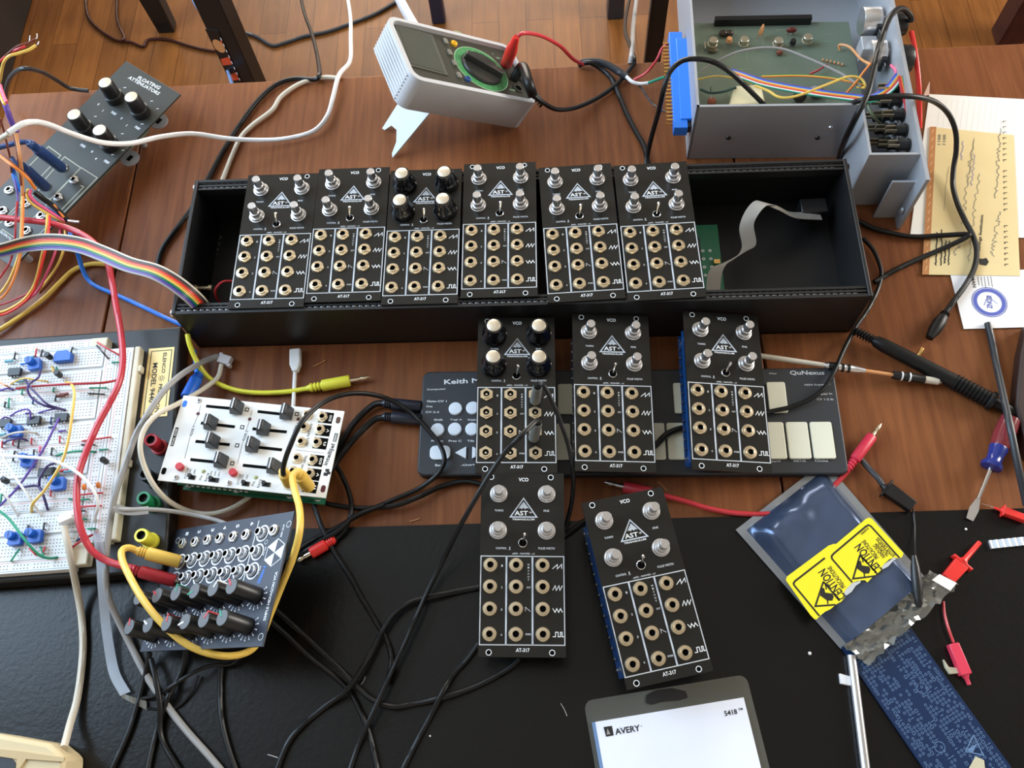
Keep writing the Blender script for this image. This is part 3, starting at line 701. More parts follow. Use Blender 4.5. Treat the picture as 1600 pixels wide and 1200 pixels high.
for q in r2 + r3 + rx: jack_at(MV, q[0], q[1], t, .9, me=ME_jtall)
kcol = [0, 1, 2, 2, 0, 1, 2, 0, 1, 0, 1, 0]
for i, (u, v) in enumerate(kA + kB):
    p = V(u, v); g = G(); g.lathe((p.x, p.y, .0008), (0, 0, 1), [(.0058, 0), (.0056, .0205), (.0052, .021), (0, .021)], 24)
    k = g.build('knob', M_blk, t)
    g = G(); g.disc((p.x, p.y), .0050, .0219, 0, 24); a = rd((130, 60, 200, 95, 150, 110)[i % 6]); d = Vector((cos(a), sin(a), 0))
    g.build('knob_face', mat('face_grey', (92, 94, 97), .5), k)
    g = G(); g.stroke([p + d * .001, p + d * .0056], .0013, .0221, 0); e = p + d * .0060; g.hexa([e + Vector((-.0005, -.0005, .002)), e + Vector((.0005, -.0005, .002)), e + Vector((.0005, .0005, .002)), e + Vector((-.0005, .0005, .002))], [e + Vector((-.0005, -.0005, .0221)), e + Vector((.0005, -.0005, .0221)), e + Vector((.0005, .0005, .0221)), e + Vector((-.0005, .0005, .0221))])
    g.build('knob_pointer', [M_red, M_print, M_grnw][kcol[i] % 3], k)

g = G(); g.M = MV.inverted(); g.box((-.236, .135, .0185), (.018, .05, .034)); g.build('rear_prop', M_blk, t)  # unseen block added beneath to hold up the tilted panel

# ================================================================== floating attenuators panel at the far left
MF = pose(-.4250, .5010, .0300, -34.5)
F = lambda u, v, h=0.0: onp(MF, u, v, h)
t = thing('attenuator_panel', 'long grey attenuator panel with silver topped knobs at the upper left', 'synth module', MF)
M_fp = mat('grey_black_panel', (48, 50, 46), .42)
c = [F(197, 95), F(282, 147), F(20, 418), F(-66, 360)]
g = G(); g.prism(c, -.002, 0); g.build('panel', M_fp, t, bevel=.0003)
g = G(); z = .0001; m_l = 1
g.text2('FLOATING', F(216, 121), F(250, 138), .0040, z); g.text2('ATTENUATORS', F(201.5, 120.5), F(249, 147), .0038, z)
def fl(pts, w=.0009): g.stroke([F(*q) for q in pts], w, z, 1)
fl([(45, 260), (76, 229), (95, 243), (64, 276)]); fl([(69, 282), (101, 245), (126, 262), (78, 312), (60, 302)]); fl([(80, 312), (127, 262), (152, 278), (98, 334)])
fl([(126, 290), (131, 292), (84, 340), (60, 322)]); fl([(0, 349), (36, 312)]); fl([(3, 358), (22, 371)]); fl([(15, 338), (62, 296)]); fl([(45, 348), (92, 300)]); fl([(55, 372), (78, 350)])
for s, u, v in (('max', 178, 177), ('max', 215, 200), ('max', 130, 228), ('max', 167, 253), ('0', 154, 163), ('0', 190, 185), ('0', 144, 237), ('1', 161, 173), ('1', 198, 196), ('4', 150, 248), ('0', 113, 207)):
    q = F(u, v); g.text(s, q, .0026, None, z, 0, rd(0) + 0)
for u, v in ((193, 137), (235, 158), (147, 182), (189, 209), (244, 170), (220, 194), (190, 235), (174, 242)):
    q = F(u, v); g.stroke([q, q + Vector((.0022, .0014, 0))], .0007, z, 0)
g.text2('OUTPUTS', F(0, 361), F(17, 374), .0022, z)
g.build('panel_printing', [M_print, mat('cream_line', (170, 170, 150), .5)], t)
for u, v in ((181, 155), (221, 177), (134, 204), (173, 228)):
    p = F(u, v); g = G(); g.lathe((p.x, p.y, .0005), (0, 0, 1), [(.0088, 0), (.0086, .006), (.0074, .007), (.0070, .0205), (.0066, .021), (0, .021)], 24, mf=lambda a: 1 - .02 * (1 + cos(12 * a)))
    k = g.build('knob', M_blk, t); g = G(); g.lathe((p.x, p.y, .0215), (0, 0, 1), [(.0058, 0), (.0058, .0004), (0, .0006)], 24); g.build('knob_cap', M_cap, k)
for u, v in ((99, 263), (72, 292), (116, 282), (91, 309), (15, 298), (41, 319), (65, 338), (16, 349), (42, 361), (5, 330)): jack_at(MF, u, v, t, .86, me=ME_jsil)
g = G(); g.box((-.008, 0, -.014), (.04, .17, .002), 1)
for x, y in ((-.02, .075), (.006, .075), (-.02, -.075), (.006, -.075)): g.cyl((x, y, -.002), (x, y, -.0295), .003, n=10, mi=0)
g.build('circuit_board', [M_alum, M_oldgrn], t)
for u, v in ((248, 189), (203, 247)):
    p = F(u, v, -.012); g = G(); g.prism([(p.x + .0085 * cos(a), p.y + .0085 * sin(a)) for a in [2 * pi * k / 24 for k in range(24)]], -.0135, -.0120, 0); g.prism([(p.x - .012, p.y - .006), (p.x, p.y - .006), (p.x, p.y + .006), (p.x - .012, p.y + .006)], -.0134, -.0121, 0)
    g.box((p.x, p.y, -.0119), (.004, .006, .0002), 1); g.build('mounting_lug', [M_alum, M_hole], t)

# ================================================================== breadboard station
t = thing('breadboard_station', 'black prototyping station with crowded white breadboards and five coloured binding posts', 'breadboard', Vector((-.40, .24, .0015)))
T0 = Vector((-.40, .24, .0015))
def sta(g, name, mats, par=None, **k):
    g.v = [v - T0 for v in g.v]; return g.build(name, mats, par or t, **k)
g = G(); cs = [P(-60, 534, .02), P(283, 509, .02), P(260, 868, .02), P(256, 893, .02), P(-60, 915, .02)]
g.prism(cs, .0015, .0200); sta(g, 'base_plate', mat('station_black', (30, 29, 28), .45, noise=.1), bevel=.002)
MB = Matrix.Translation((-.361, .3385, 0)) @ Matrix.Rotation(rd(2.7), 4, 'Z')
BT = .0290; X0 = -.125; PIT = .0454; BUSW = .0092
def holes(g, x0, x1, ys, zz, gap=None):
    n = int((x1 - x0) / .00254)
    for i in range(n):
        if gap and i % 6 == 5: continue
        x = x1 - .0022 - i * .00254
        for y in ys: g.box((x, y, zz), (.00085, .00085, .00004), 1)
for k in range(5):
    y1 = -k * PIT; y0 = y1 - BUSW; g = G(); g.M = MB
    g.box(((X0 - .0006) / 2, (y0 + y1) / 2, (.02 + BT) / 2), (abs(X0) - .001, BUSW - .0004, BT - .02), 0)
    holes(g, X0, -.002, (y1 - .0035, y1 - .0060), BT + .00002, True)
    g.box((X0 / 2, y1 - .0014, BT + .00003), (abs(X0) - .008, .0004, .00004), 2); g.box((X0 / 2, y0 + .0014, BT + .00003), (abs(X0) - .008, .0004, .00004), 3)
    sta(g, 'power_strip', [M_bb, M_bbhole, M_bbred, M_bbblue])
for k in range(4):
    y1 = -k * PIT - BUSW; y0 = -(k + 1) * PIT; g = G(); g.M = MB; ym = (y0 + y1) / 2; h = (y1 - y0 - .0004 - .003) / 2
    for s in (1, -1): g.box((X0 / 2, ym + s * (h / 2 + .0015), (.02 + BT) / 2), (abs(X0) - .001, h, BT - .02), 0)
    g.box((X0 / 2, ym, .0235), (abs(X0) - .001, .003, .007), 0)
    for s in (1, -1): holes(g, X0, -.003, [ym + s * (.0042 + .00254 * j) for j in range(5)], BT + .00002)
    for j in range(10): g.box((-.0035, ym + (1 if j < 5 else -1) * (.0042 + .00254 * (j % 5)), BT + .00003), (.0026, .0003, .00004), 1)
    sta(g, 'breadboard_block', [M_bb, M_bbhole])
for k in range(2):
    x0 = .0006 + k * .0118; g = G(); g.M = MB; yt, yb = -.011, -.172
    g.box((x0 + .0056, (yt + yb) / 2, (.02 + BT) / 2), (.0112, yt - yb, BT - .02), 0)
    n = int((yt - yb) / .00254) - 1
    for i in range(n):
        if i % 6 == 5: continue
        for dx in (.0042, .0068): g.box((x0 + dx, yt - .003 - i * .00254, BT + .00002), (.00085, .00085, .00004), 1)
    for dx, m in ((.0022, 2), (.0090, 3)): g.box((x0 + dx, (yt + yb) / 2, BT + .00003), (.0004, yt - yb - .008, .00004), m)
    sta(g, 'power_strip', [M_bb, M_bbhole, M_bbred, M_bbblue])
g = G(); g.M = MB; g.box((.0265, -.0905, .0242), (.0046, .161, .0084))
for y in (-.03, -.11): g.box((.030, y, .025), (.003, .006, .006))
g.box((-.006, -.004, .0246), (.014, .009, .0090)); g.box((.003, -.179, .0246), (.013, .018, .0090)); sta(g, 'strip_side', M_bbside, bevel=.001)
# name plate
g = G(); q = [P(233, 545, .0203), P(273, 542, .0203), P(261, 650, .0203), P(219, 653, .0203)]; g.prism(q, .0200, .0204, 0)
def npx(u, v): return P(u, v, .0205)
qq = [npx(237, 549), npx(268.5, 546.5), npx(257.5, 646), npx(224, 649)]; g.stroke(qq, .0006, .0205, 1, True)
g.text2('ELENCO', npx(258, 551), npx(255, 583), .0030, .0205, 1); g.text2('PRECISION', npx(251, 600), npx(245, 644), .0030, .0205, 1)
g.text2('MODEL 9440', npx(243, 567), npx(236, 629), .0042, .0205, 1)
c = npx(252.5, 591)
g.ring(c, .0010, .0014, .0205, 1, 14)
for k in range(8): a = k * pi / 4; g.stroke([c + Vector((cos(a), sin(a), 0)) * .0018, c + Vector((cos(a), sin(a), 0)) * .0028], .0005, .0205, 1)
sta(g, 'name_plate', [M_brass, M_ink])
for (u, v, m, lab) in ((251, 700, M_dred, 'red'), (242, 752, M_blk, 'black'), (240, 789, M_grnp, 'green'), (237, 846, M_ylem, 'yellow')):
    p = P(u, v, .020); g = G()
    g.lathe(p, (0, 0, 1), [(.0062, 0), (.0062, .003), (.0048, .0034), (.0050, .0060), (.0052, .0175), (.0050, .0185), (.0033, .0185), (.0031, .0140, 1), (0, .0140, 1)], 28, mf=lambda a: 1 + .035 * cos(14 * a))
    o = sta(g, 'binding_post', [m, M_blk]); o['label'] = lab + ' fluted binding post'
# components on the breadboards
def bz(u, v, h=0.0): return P(u, v, BT + h)
def loc2(u, v): return bz(u, v)
def trim(u, v, ang=0, sx=.0095, sy=.0095, r=.0030, off=(-.0022, .0022)):
    p = bz(u, v, .002); g = G(); g.M = Matrix.Translation((p.x, p.y, BT)) @ Matrix.Rotation(rd(ang), 4, 'Z')
    g.prism(round_poly(sx, sy, .0012, 3), .0006, .0055); g.lathe((off[0], off[1], .0055), (0, 0, 1), [(r + .0004, 0), (r, .0045), (0, .0045)], 20); g.box((off[0], off[1], .0101), (.0008, r * 1.4, .0002), 1)
    for x in (-.0025, 0, .0025): g.cyl((x, 0, -.003), (x, 0, .001), .0004, n=6, mi=1)
    sta(g, 'trim_potentiometer', [M_trim, M_navyw], bevel=.0003)
for q in ((56, 571, 10), (26, 676, 5), (46, 722, 0), (93, 757, 8), (26, 843, 5), (57, 839, 5)): trim(*q)
g = G(); p = bz(101, 559, .002); g.M = Matrix.Translation((p.x, p.y, BT)) @ Matrix.Rotation(rd(4), 4, 'Z'); g.prism([(-.007, -.0045), (.007, -.0045), (.007, .002), (.003, .005), (-.005, .005), (-.007, .002)], .0005, .006); sta(g, 'trim_potentiometer', M_trim, bevel=.0004)
def ic(u, v, w=.0098, ang=3):
    p = bz(u, v, .002); g = G(); g.M = Matrix.Translation((p.x, p.y, BT)) @ Matrix.Rotation(rd(ang), 4, 'Z'); g.box((0, 0, .0026), (w, .0064, .0034), 0)
    n = max(3, int(w / .00254))
    for i in range(n):
        for s in (-1, 1): g.box(((i - (n - 1) / 2) * .00254, s * .0037, .0014), (.0006, .0010, .0026), 1)
    sta(g, 'chip', [M_blk, M_alu])
for q in ((24, 582), (54, 657.5), (97, 653), (8, 662), (74, 738, .0125)): ic(*q)
def trn(u, v, m=M_blk, r=.0024, h=.006):
    p = bz(u, v, .004); g = G(); g.lathe((p.x, p.y, BT + .003), (0, 0, 1), [(r, 0), (r, h), (r * .8, h + .0004), (0, h + .0004)], 14)
    for s in (-1, 0, 1): g.cyl((p.x + s * .001, p.y, BT - .002), (p.x + s * .001, p.y, BT + .0032), .0003, n=5, mi=1)
    sta(g, 'transistor', [m, M_alu])
for q in ((78, 558), (93, 586), (10, 752), (165, 721)): trn(*q)
for q in ((133, 762), (155, 759)): 
    p = bz(q[0], q[1], .003); g = G(); g.lathe((p.x, p.y, BT + .0045), (1, .2, 0), [(.0004, -.0013), (.0022, -.0010), (.0026, 0), (.0022, .0010), (.0004, .0013)], 16); g.cyl((p.x, p.y, BT - .002), (p.x, p.y, BT + .004), .0003, n=5); sta(g, 'ceramic_capacitor', M_orng)
for u, v, m in ((14, 565, None), (32, 596, None), (47, 559, None), (101, 736, M_red), (107, 737, None), (100, 617, M_brn), (95, 619, M_brn), (3, 680, None)):
    p = bz(u, v, .002); g = G(); g.lathe((p.x - .0035, p.y, BT + .0022), (1, .1, 0), [(.0007, 0), (.0013, .0006), (.0011, .0035), (.0013, .0064), (.0007, .007)], 12); sta(g, 'resistor', m or mat('resistor_blue', (110, 170, 190), .5))
# short jumpers standing on the boards, then the long looping ones
def jump(pts, m, r=.0007, name='jumper_wire', **k):
    g = G(); g.tube([P(u, v, BT + z) for u, v, z in pts], r, 7, **k); return sta(g, name, m)
JW = [((24, 551), (22, 561), M_blk), ((57, 545), (55, 557), M_red), ((66, 547), (64, 556), M_blk), ((113, 543), (111, 551), M_blk), ((32, 569), (43, 568), M_bluew), ((35, 608), (34, 616), M_grnw), ((84, 606), (83, 612), M_grnw),
      ((14, 622), (13, 637), M_grnw), ((8, 628), (7, 636), M_blk), ((52, 621), (51, 631), M_navyw), ((88, 617), (86, 626), M_dgrey), ((3, 690), (3, 699), M_red), ((21, 688), (20, 695), M_red), ((49, 685), (49, 694), M_red), ((93, 682), (93, 691), M_red),
      ((30, 688), (28, 700), M_blk), ((53, 703), (52, 713), M_blk), ((81, 700), (80, 711), M_blk), ((62, 698), (62, 706), M_pink), ((40, 646), (48, 645), M_purp), ((80, 652), (79, 662), M_navyw), ((76, 668), (84, 667), M_navyw), ((92, 674), (102, 673), M_purp),
      ((23, 705), (20, 720), M_blk), ((140, 606), (167, 606), M_grnw), ((138, 615), (163, 616), M_blk), ((128, 689), (173, 683), M_red), ((127, 695), (148, 695), M_blk), ((155, 703), (168, 702), M_grnw), ((175, 566), (186, 566), M_grnw),
      ((115, 774), (160, 770), M_red), ((108, 780), (122, 781), M_grnw), ((125, 781), (139, 780), M_grnw), ((125, 792), (158, 790), M_red), ((110, 801), (132, 798), M_blk), ((126, 811), (135, 811), M_grnw), ((137, 826), (149, 826), M_grnw),
      ((44, 821), (43, 829), M_dgrey), ((69, 817), (68, 827), M_dgrey), ((79, 766), (79, 775), M_red), ((2, 772), (1, 787), M_grnw), ((30, 858), (17, 877), M_grnw), ((46, 857), (56, 867), M_red), ((63, 855), (69, 871), M_grnw), ((70, 855), (67, 864), M_red)]
for a, b, m in JW:
    jump([(a[0], a[1], -.002), (a[0] * .92 + b[0] * .08, a[1] * .92 + b[1] * .08, .0026), ((a[0] + b[0]) / 2, (a[1] + b[1]) / 2, .0032), (a[0] * .08 + b[0] * .92, a[1] * .08 + b[1] * .92, .0026), (b[0], b[1], -.002)], m)
jump([(152, 535, 0), (165, 543, .004), (187, 555, 0)], M_red); jump([(151, 540, 0), (160, 550, .004), (170, 561, 0)], M_dgrey)
jump([(25, 607, 0), (60, 603, .007), (110, 600, .010), (160, 598, .008), (183, 594, 0)], M_dred, .0010)
jump([(17, 600, 0), (28, 594, .008), (42, 591, .010), (55, 594, .008), (75, 596, 0)], M_yel)
jump([(0, 598, .004), (8, 602, .006), (15, 605, 0)], M_copper)
jump([(103, 597, 0), (112, 601, .010), (116, 615, .016), (113, 645, .02), (106, 690, .018), (95, 725, .016), (70, 765, .014), (52, 786, .010), (49, 800, 0)], M_yel, .0011)
jump([(63, 578, .008), (60, 590, .010), (48, 598, .012), (43, 608, .014), (50, 622, .012), (70, 634, .010), (103, 641, 0)], M_dpurp, .0009)
jump([(39, 591, .002), (45, 602, .012), (58, 616, .012), (75, 632, .010), (100, 640, 0)], M_dpurp, .0009)
jump([(16, 650, 0), (30, 642, .006), (44, 640, .008), (48, 650, .006), (44, 665, 0)], M_purp, .0007); jump([(60, 645, 0), (75, 641, .004), (90, 638, 0)], M_purp, .0007)
jump([(0, 658, 0), (7, 652, .005), (16, 654, 0)], M_purp, .0007); jump([(0, 610, 0), (12, 607, .003), (22, 609, 0)], M_purp, .0008)
jump([(96, 646, 0), (85, 668, .010), (70, 698, .014), (50, 730, .012), (25, 765, .010), (-5, 795, .006)], M_purp, .0009)
jump([(4, 693, 0), (14, 688, .008), (30, 685, .008), (42, 688, 0)], M_dpurp, .0009); jump([(2, 684, 0), (20, 677, .010), (40, 675, .012), (57, 677, 0)], M_beige, .0008)
jump([(-6, 712, .012), (40, 714, .018), (80, 719, .022), (120, 738, .022), (145, 765, .018), (153, 790, .012), (146, 815, 0)], M_wplas, .0012)
jump([(5, 714, .014), (20, 740, .014), (45, 776, .010), (65, 806, 0)], M_wplas, .0009); jump([(-4, 745, .012), (10, 775, .010), (28, 806, 0)], M_wplas, .0009)
jump([(92, 723, 0), (75, 728, .008), (63, 745, .010), (61, 760, .004)], M_dpurp, .0010); jump([(24, 764, 0), (42, 760, .004), (60, 760, .004), (68, 775, .008), (75, 797, 0)], M_dpurp, .0010)
jump([(88, 712, 0), (105, 707, .006), (125, 705, .006), (150, 706, 0)], M_grnw, .0009); jump([(-4, 796, .010), (15, 812, .012), (40, 845, .016), (60, 866, .010), (75, 872, .004), (90, 871, 0)], M_grnw, .0010)
jump([(81, 572, 0), (83, 580, .004), (88, 586, 0)], M_yel, .0007); jump([(88, 574, 0), (89, 582, .003)], M_grnw, .0007); jump([(109, 858, 0), (130, 843, .006), (152, 832, 0)], M_dred, .0009); jump([(120, 845, 0), (135, 835, .005)], M_navyw, .0008)
jump([(84, 731, 0), (90, 740, .003), (92, 750, 0)], M_grnw, .0007)

# ================================================================== multimeter leaning on its rear stand
sx = Vector((-.3333, .9428, 0)); ly = Vector((-.7684, -.2716, .5795)); nz = Vector((.5463, .1931, .8150))
MM = Matrix((( sx.x, ly.x, nz.x, -.0178), (sx.y, ly.y, nz.y, .5564), (sx.z, ly.z, nz.z, .0004), (0, 0, 0, 1)))
t = thing('multimeter', 'grey rubber cased multimeter propped up on a stand, green dial ring', 'multimeter', MM)
MW, ML, MT = .0770, .1345, .0330
def Q(u, v, h=MT - .0035): return onp(MM, u, v, h)
op = round_poly(MW, ML, .011, 6, MW / 2, ML / 2); ip = round_poly(MW - .0085, ML - .0085, .008, 6, MW / 2, ML / 2)
g = G(); n = len(op)
g.add([(x, y, .002) for x, y in op] + [(x, y, MT) for x, y in op] + [(x, y, MT + .0002) for x, y in ip] + [(x, y, MT - .006) for x, y in ip] + [(x * .96 + MW * .02, y * .975 + ML * .012, 0) for x, y in op],
      [(i, (i + 1) % n, n + (i + 1) % n, n + i) for i in range(n)] + [(n + i, n + (i + 1) % n, 2 * n + (i + 1) % n, 2 * n + i) for i in range(n)] +
      [(2 * n + i, 2 * n + (i + 1) % n, 3 * n + (i + 1) % n, 3 * n + i) for i in range(n)] + [(4 * n + i, 4 * n + (i + 1) % n, (i + 1) % n, i) for i in range(n)] + [[4 * n + i for i in range(n)][::-1]])
for k in range(8):
    z = .004 + k * .0035; g.tube([(.008, ML, z), (MW / 2, ML + .0006, z), (MW - .008, ML, z)], .0009, 6)
g.build('rubber_holster', M_mgrey, t)
g = G(); g.prism(ip, .003, MT - .0035); g.build('meter_body', M_mblk, t, bevel=.0008)
z = MT - .0034
bz4 = [Q(616, 39), Q(675, 55), Q(700, 119), Q(639, 103)]
g = G(); g.prism(bz4, z, z + .0007, 0); li = [Q(621, 44), Q(672, 57.5), Q(694, 115), Q(641, 100.5)]; g.prism(li, z + .0007, z + .0010, 1); g.build('display', [mat('display_bezel', (84, 84, 76), .35), M_lcd], t)
g = G(); dc = Q(752, 108); dr = (Q(777, 143) - dc).length * .98; g.ring(dc, dr * .76, dr, z + .0002, 0, 48); g.ring(dc, dr, dr * 1.03, z + .0002, 1, 48)
for k in range(22):
    a = 2 * pi * k / 22; q = dc + Vector((cos(a), sin(a), 0)) * dr * .88; g.stroke([q - Vector((.0006, 0, 0)), q + Vector((.0006, 0, 0))], .0006, z + .0003, 1)
for u, v, s in ((715, 50, 'HOLD'), (800, 141, 'COM'), (770, 85, 'V'), (778, 91, '20A')):
    g.text(s, Q(u, v), .002, None, z + .0002, 1, rd(-90))
g.build('dial_ring', [M_mgrn, mat('pale_green', (150, 190, 150), .5)], t)
g = G(); g.lathe((dc.x, dc.y, z), (0, 0, 1), [(dr * .74, 0), (dr * .72, .0025), (dr * .70, .003), (0, .003)], 40); a = rd(62)
d = Vector((cos(a), sin(a), 0)); e = Vector((-d.y, d.x, 0)); b = [dc + d * dr * .72 * s1 + e * .0035 * s2 for s1, s2 in ((-1, -1), (1, -1), (1, 1), (-1, 1))]
g.hexa([q + Vector((0, 0, z + .002)) - Vector((0, 0, q.z)) for q in b], [Vector((q.x * .97 + dc.x * .03, q.y * .97 + dc.y * .03, z + .0085)) for q in b]); g.build('selector_dial', mat('dial_black', (46, 46, 42), .4), t, bevel=.0005)
for i, (u, v, m) in enumerate(((695.5, 66, 0), (702, 83.5, 0), (709.5, 100, 0), (716.5, 119, 0), (708.5, 69.5, 1), (730, 125, 2))):
    p = Q(u, v); g = G()
    if m: g.lathe((p.x, p.y, z), (0, 0, 1), [(.0032, 0), (.003, .0022), (.0015, .0022), (.0012, .0012), (0, .0012)], 20)
    else: g.prism(round_poly(.0066, .0040, .001, 3, p.x, p.y), z, z + .0018)
    g.build('button', [mat('button_grey', (120, 118, 106), .5), mat('button_yellow', (240, 180, 40), .35), mat('button_blue', (50, 80, 130), .4)][m], t)
for u, v in ((792, 98), (806, 120), (809, 139)):
    p = Q(u, v); g = G(); g.lathe((p.x, p.y, z), (0, 0, 1), [(.0052, 0), (.0050, .0012), (.0032, .0012), (.003, .0002, 1), (0, .0002, 1)], 20); g.build('input_socket', [M_mblk, M_hole], t)
iM = MM.inverted()
f0, f1 = P(615, 247, .0006), P(599, 201, .0006); fd = (f1 - f0)
h0 = MM @ Vector((.014, .088, -.0006)); h1 = MM @ Vector((.060, .088, -.0006)); prf = []
nrm = (h0 - f0).cross(f1 - f0).normalized() * .0014
def quadpt(a, b): return (f0 + (f1 - f0) * a) * (1 - b) + (h0 + (h1 - h0) * a) * b
out = [quadpt(0, 0), quadpt(.12, .02), quadpt(.25, .16), quadpt(.5, .24), quadpt(.75, .18), quadpt(.88, .03), quadpt(1, 0), quadpt(1, 1), quadpt(0, 1)]
g = G(); m = len(out); g.add([iM @ q for q in out] + [iM @ (q + nrm) for q in out], [list(range(m))[::-1], list(range(m, 2 * m))] + [(i, (i + 1) % m, m + (i + 1) % m, m + i) for i in range(m)])
g.build('tilt_stand', mat('stand_plastic', (200, 206, 206), .4), t)
pr, pb = MM @ Q(792, 98, MT), MM @ Q(806, 120, MT)
# red lead: shrouded plug and cable running to the junction at the table edge
t = thing('test_lead', 'red test lead plugged into the multimeter and running right', 'cable', pr)
g = G(); r2_ = pr + (P(806, 60, .085) - pr); dd = (r2_ - pr)
g.M = Matrix.Translation(-pr); g.lathe(pr, dd, [(.0052, -.003), (.0056, 0), (.0054, .55 * dd.length), (.0038, dd.length * .8), (.0030, dd.length), (.002, dd.length * 1.06)], 16); g.build('plug', M_scar, t)
g = G(); g.M = Matrix.Translation(-pr); e_ = r2_; g.tube([e_, P(818, 52, .088), P(845, 56, .07), P(875, 72, .04), P(895, 92, .015), P(912, 101, .006)], .0017); g.build('cable', M_red, t)
t = thing('test_lead', 'black test lead plugged into the multimeter, sagging across the table corner', 'cable', pb)
g = G(); g.M = Matrix.Translation(-pb); b2 = P(832, 148, .045)
g.tube([pb + nz * -.002, pb + nz * .012, P(826, 130, .055), b2], .0046, 12); 
for k in range(5):
    q = P(833 + k * 3.2, 145 + k * 4.2, .043 - k * .003); g.lathe(q, P(850, 166, .03) - q, [(.0022, 0), (.0036, .0004), (.0036, .0014), (.0022, .0018)], 12)
g.build('plug', M_blkr, t)
g = G(); g.M = Matrix.Translation(-pb); g.tube([b2, P(848, 160, .034), P(870, 171, .018), P(900, 168, .008), P(935, 152, .004), P(965, 130, .004), P(985, 107, .004), P(991, 97, .005), P(990, 88, .003), P(984, 70, -.04), P(977, 50, -.10), P(978, 25, -.16), P(986, -10, -.22)], .0021); g.build('cable', M_blkr, t)

# ================================================================== aluminium chassis with circuit board
CT = .068
c0 = P(1089, 167, CT); MH = Matrix.Translation((c0.x, c0.y, 0)) @ Matrix.Rotation(rd(-2.6), 4, 'Z')
t = thing('aluminium_chassis', 'open aluminium box with old green circuit board, pots and jack wiring', 'circuit box', MH)
H = lambda u, v, h=CT: onp(MH, u, v, h)
xb = H(1350, 167).x; st = H(1360, 242).y; xr = H(1439, 243).x; fl_ = H(1453, 282).y; YB = .205
g = G(); T_ = .0022
def wall(x0, y0, x1, y1, z0=0.0004, z1=CT): g.box(((x0 + x1) / 2, (y0 + y1) / 2, (z0 + z1) / 2), (abs(x1 - x0), abs(y1 - y0), z1 - z0))
wall(0, 0, T_, .118, z1=CT); wall(0, .118, T_, YB); wall(0, 0, xb, T_); wall(xb - T_, st, xb, T_); wall(xb, st, xr, st + T_); wall(0, YB - T_, xr, YB); wall(T_, T_, xr, YB, .0004, .002)
g.build('box_walls', M_alum, t)
g = G(); wall(xr, fl_, xr + .003, YB + .012, .0004, CT + .001); g.build('front_plate', M_alum, t)
g = G(); wall(xr - .018, fl_ + .012, xr, fl_ + .014, .0004, .05); g.lathe((xr - .001, fl_ + .006, .02), (-1, 0, 0), [(.003, 0), (.002, .0015), (0, .0015)], 10); g.build('plate_bracket', M_alum, t)
for u, v in ((1138, 215), (1277, 215), (1298, 199)):
    Mw = MH @ Matrix.Rotation(rd(90), 4, 'X'); p = onp(Mw, u, v, 0); g = G(); g.lathe((p.x, -.0001, p.y), (0, -1, 0), [(.0022, 0), (.0018, .0012), (0, .0014)], 12); g.build('wall_screw', M_blk if u < 1290 else M_alu, t)
g = G(); pz = .020; a = H(1088, 36, pz); b = H(1326, 34, pz); c = H(1345, 172, pz)
g.prism([(.003, .004), (c.x + .004, .004), (b.x, b.y), (.003, a.y)], pz - .0016, pz, 0)
rnd = random.Random(5)
for i in range(46):
    x = rnd.uniform(.01, b.x - .008); y = rnd.uniform(.02, a.y - .01); 
    k = rnd.random(); q = [(x, y), (x + rnd.uniform(-.02, .02), y)] if k < .5 else [(x, y), (x, y + rnd.uniform(-.02, .02))]
    if abs(q[1][0] - x) + abs(q[1][1] - y) > .004 and .006 < q[1][0] < b.x - .005 and .01 < q[1][1] < a.y - .004: g.stroke(q, .0009, pz + .00008, 1)
for i in range(60): g.disc((rnd.uniform(.008, b.x - .008), rnd.uniform(.012, a.y - .006)), .0007, pz + .0001, 2, 8)
cbd = g.build('circuit_board', [M_oldgrn, mat('green_trace', (122, 140, 116), .5), mat('solder_dot', (150, 132, 100), .4)], t)
g = G(); a = H(1117, 31, .026); b2_ = H(1268, 28, .026); g.box(((a.x + b2_.x) / 2, a.y, .024), (b2_.x - a.x, .005, .008)); g.build('edge_socket', M_blk, cbd)
def can(u, v, r=.0042, h=.0055, m=M_silvs):
    p = H(u, v, pz + h + .004); g = G(); g.lathe((p.x, p.y, pz + .004), (0, 0, 1), [(r * 1.15, 0), (r * 1.15, .0006), (r, .0008), (r, h), (r * .9, h + .0004), (0, h + .0004)], 18)
    for k in (-1, 0, 1): g.cyl((p.x + k * .0015, p.y, pz), (p.x + k * .0012, p.y, pz + .0045), .00025, n=5)
    g.build('metal_can_transistor', m, cbd)
for u, v in ((1115, 62), (1163.5, 61), (1217, 62.5), (1263, 57)): can(u, v)
can(1240, 63, .0026, .004, M_blk); can(1140, 60, .0026, .003, M_copper)
def comp(u, v, rx, ry, rz, m, h=.004, name='capacitor', yaw=0):
    p = H(u, v, pz + h); g = G(); g.M = Matrix.Translation((p.x, p.y, pz + h)) @ Matrix.Rotation(rd(yaw), 4, 'Z') @ Matrix.Diagonal((rx, ry, rz, 1))
    vs = []; g.lathe((0, 0, -1), (0, 0, 1), [(.05, 0)] + [(sin(pi * k / 8), 1 - cos(pi * k / 8)) for k in range(1, 8)] + [(.05, 2)], 16); g.M = Matrix()
    for s in (-1, 1): g.cyl((p.x + s * rx * .5, p.y, pz), (p.x + s * rx * .5, p.y, pz + h), .0003, n=5)
    g.build(name, m, cbd)
comp(1130, 52, .0042, .0032, .003, mat('dark_comp', (58, 46, 36), .3), .003); comp(1140, 52, .0036, .003, .003, mat('dark_comp', (58, 46, 36), .3), .003)
comp(1190, 47, .0042, .0014, .0065, M_copper, .010, 'disc_capacitor', 62); comp(1237, 47, .0050, .0022, .003, M_maroon, .006)
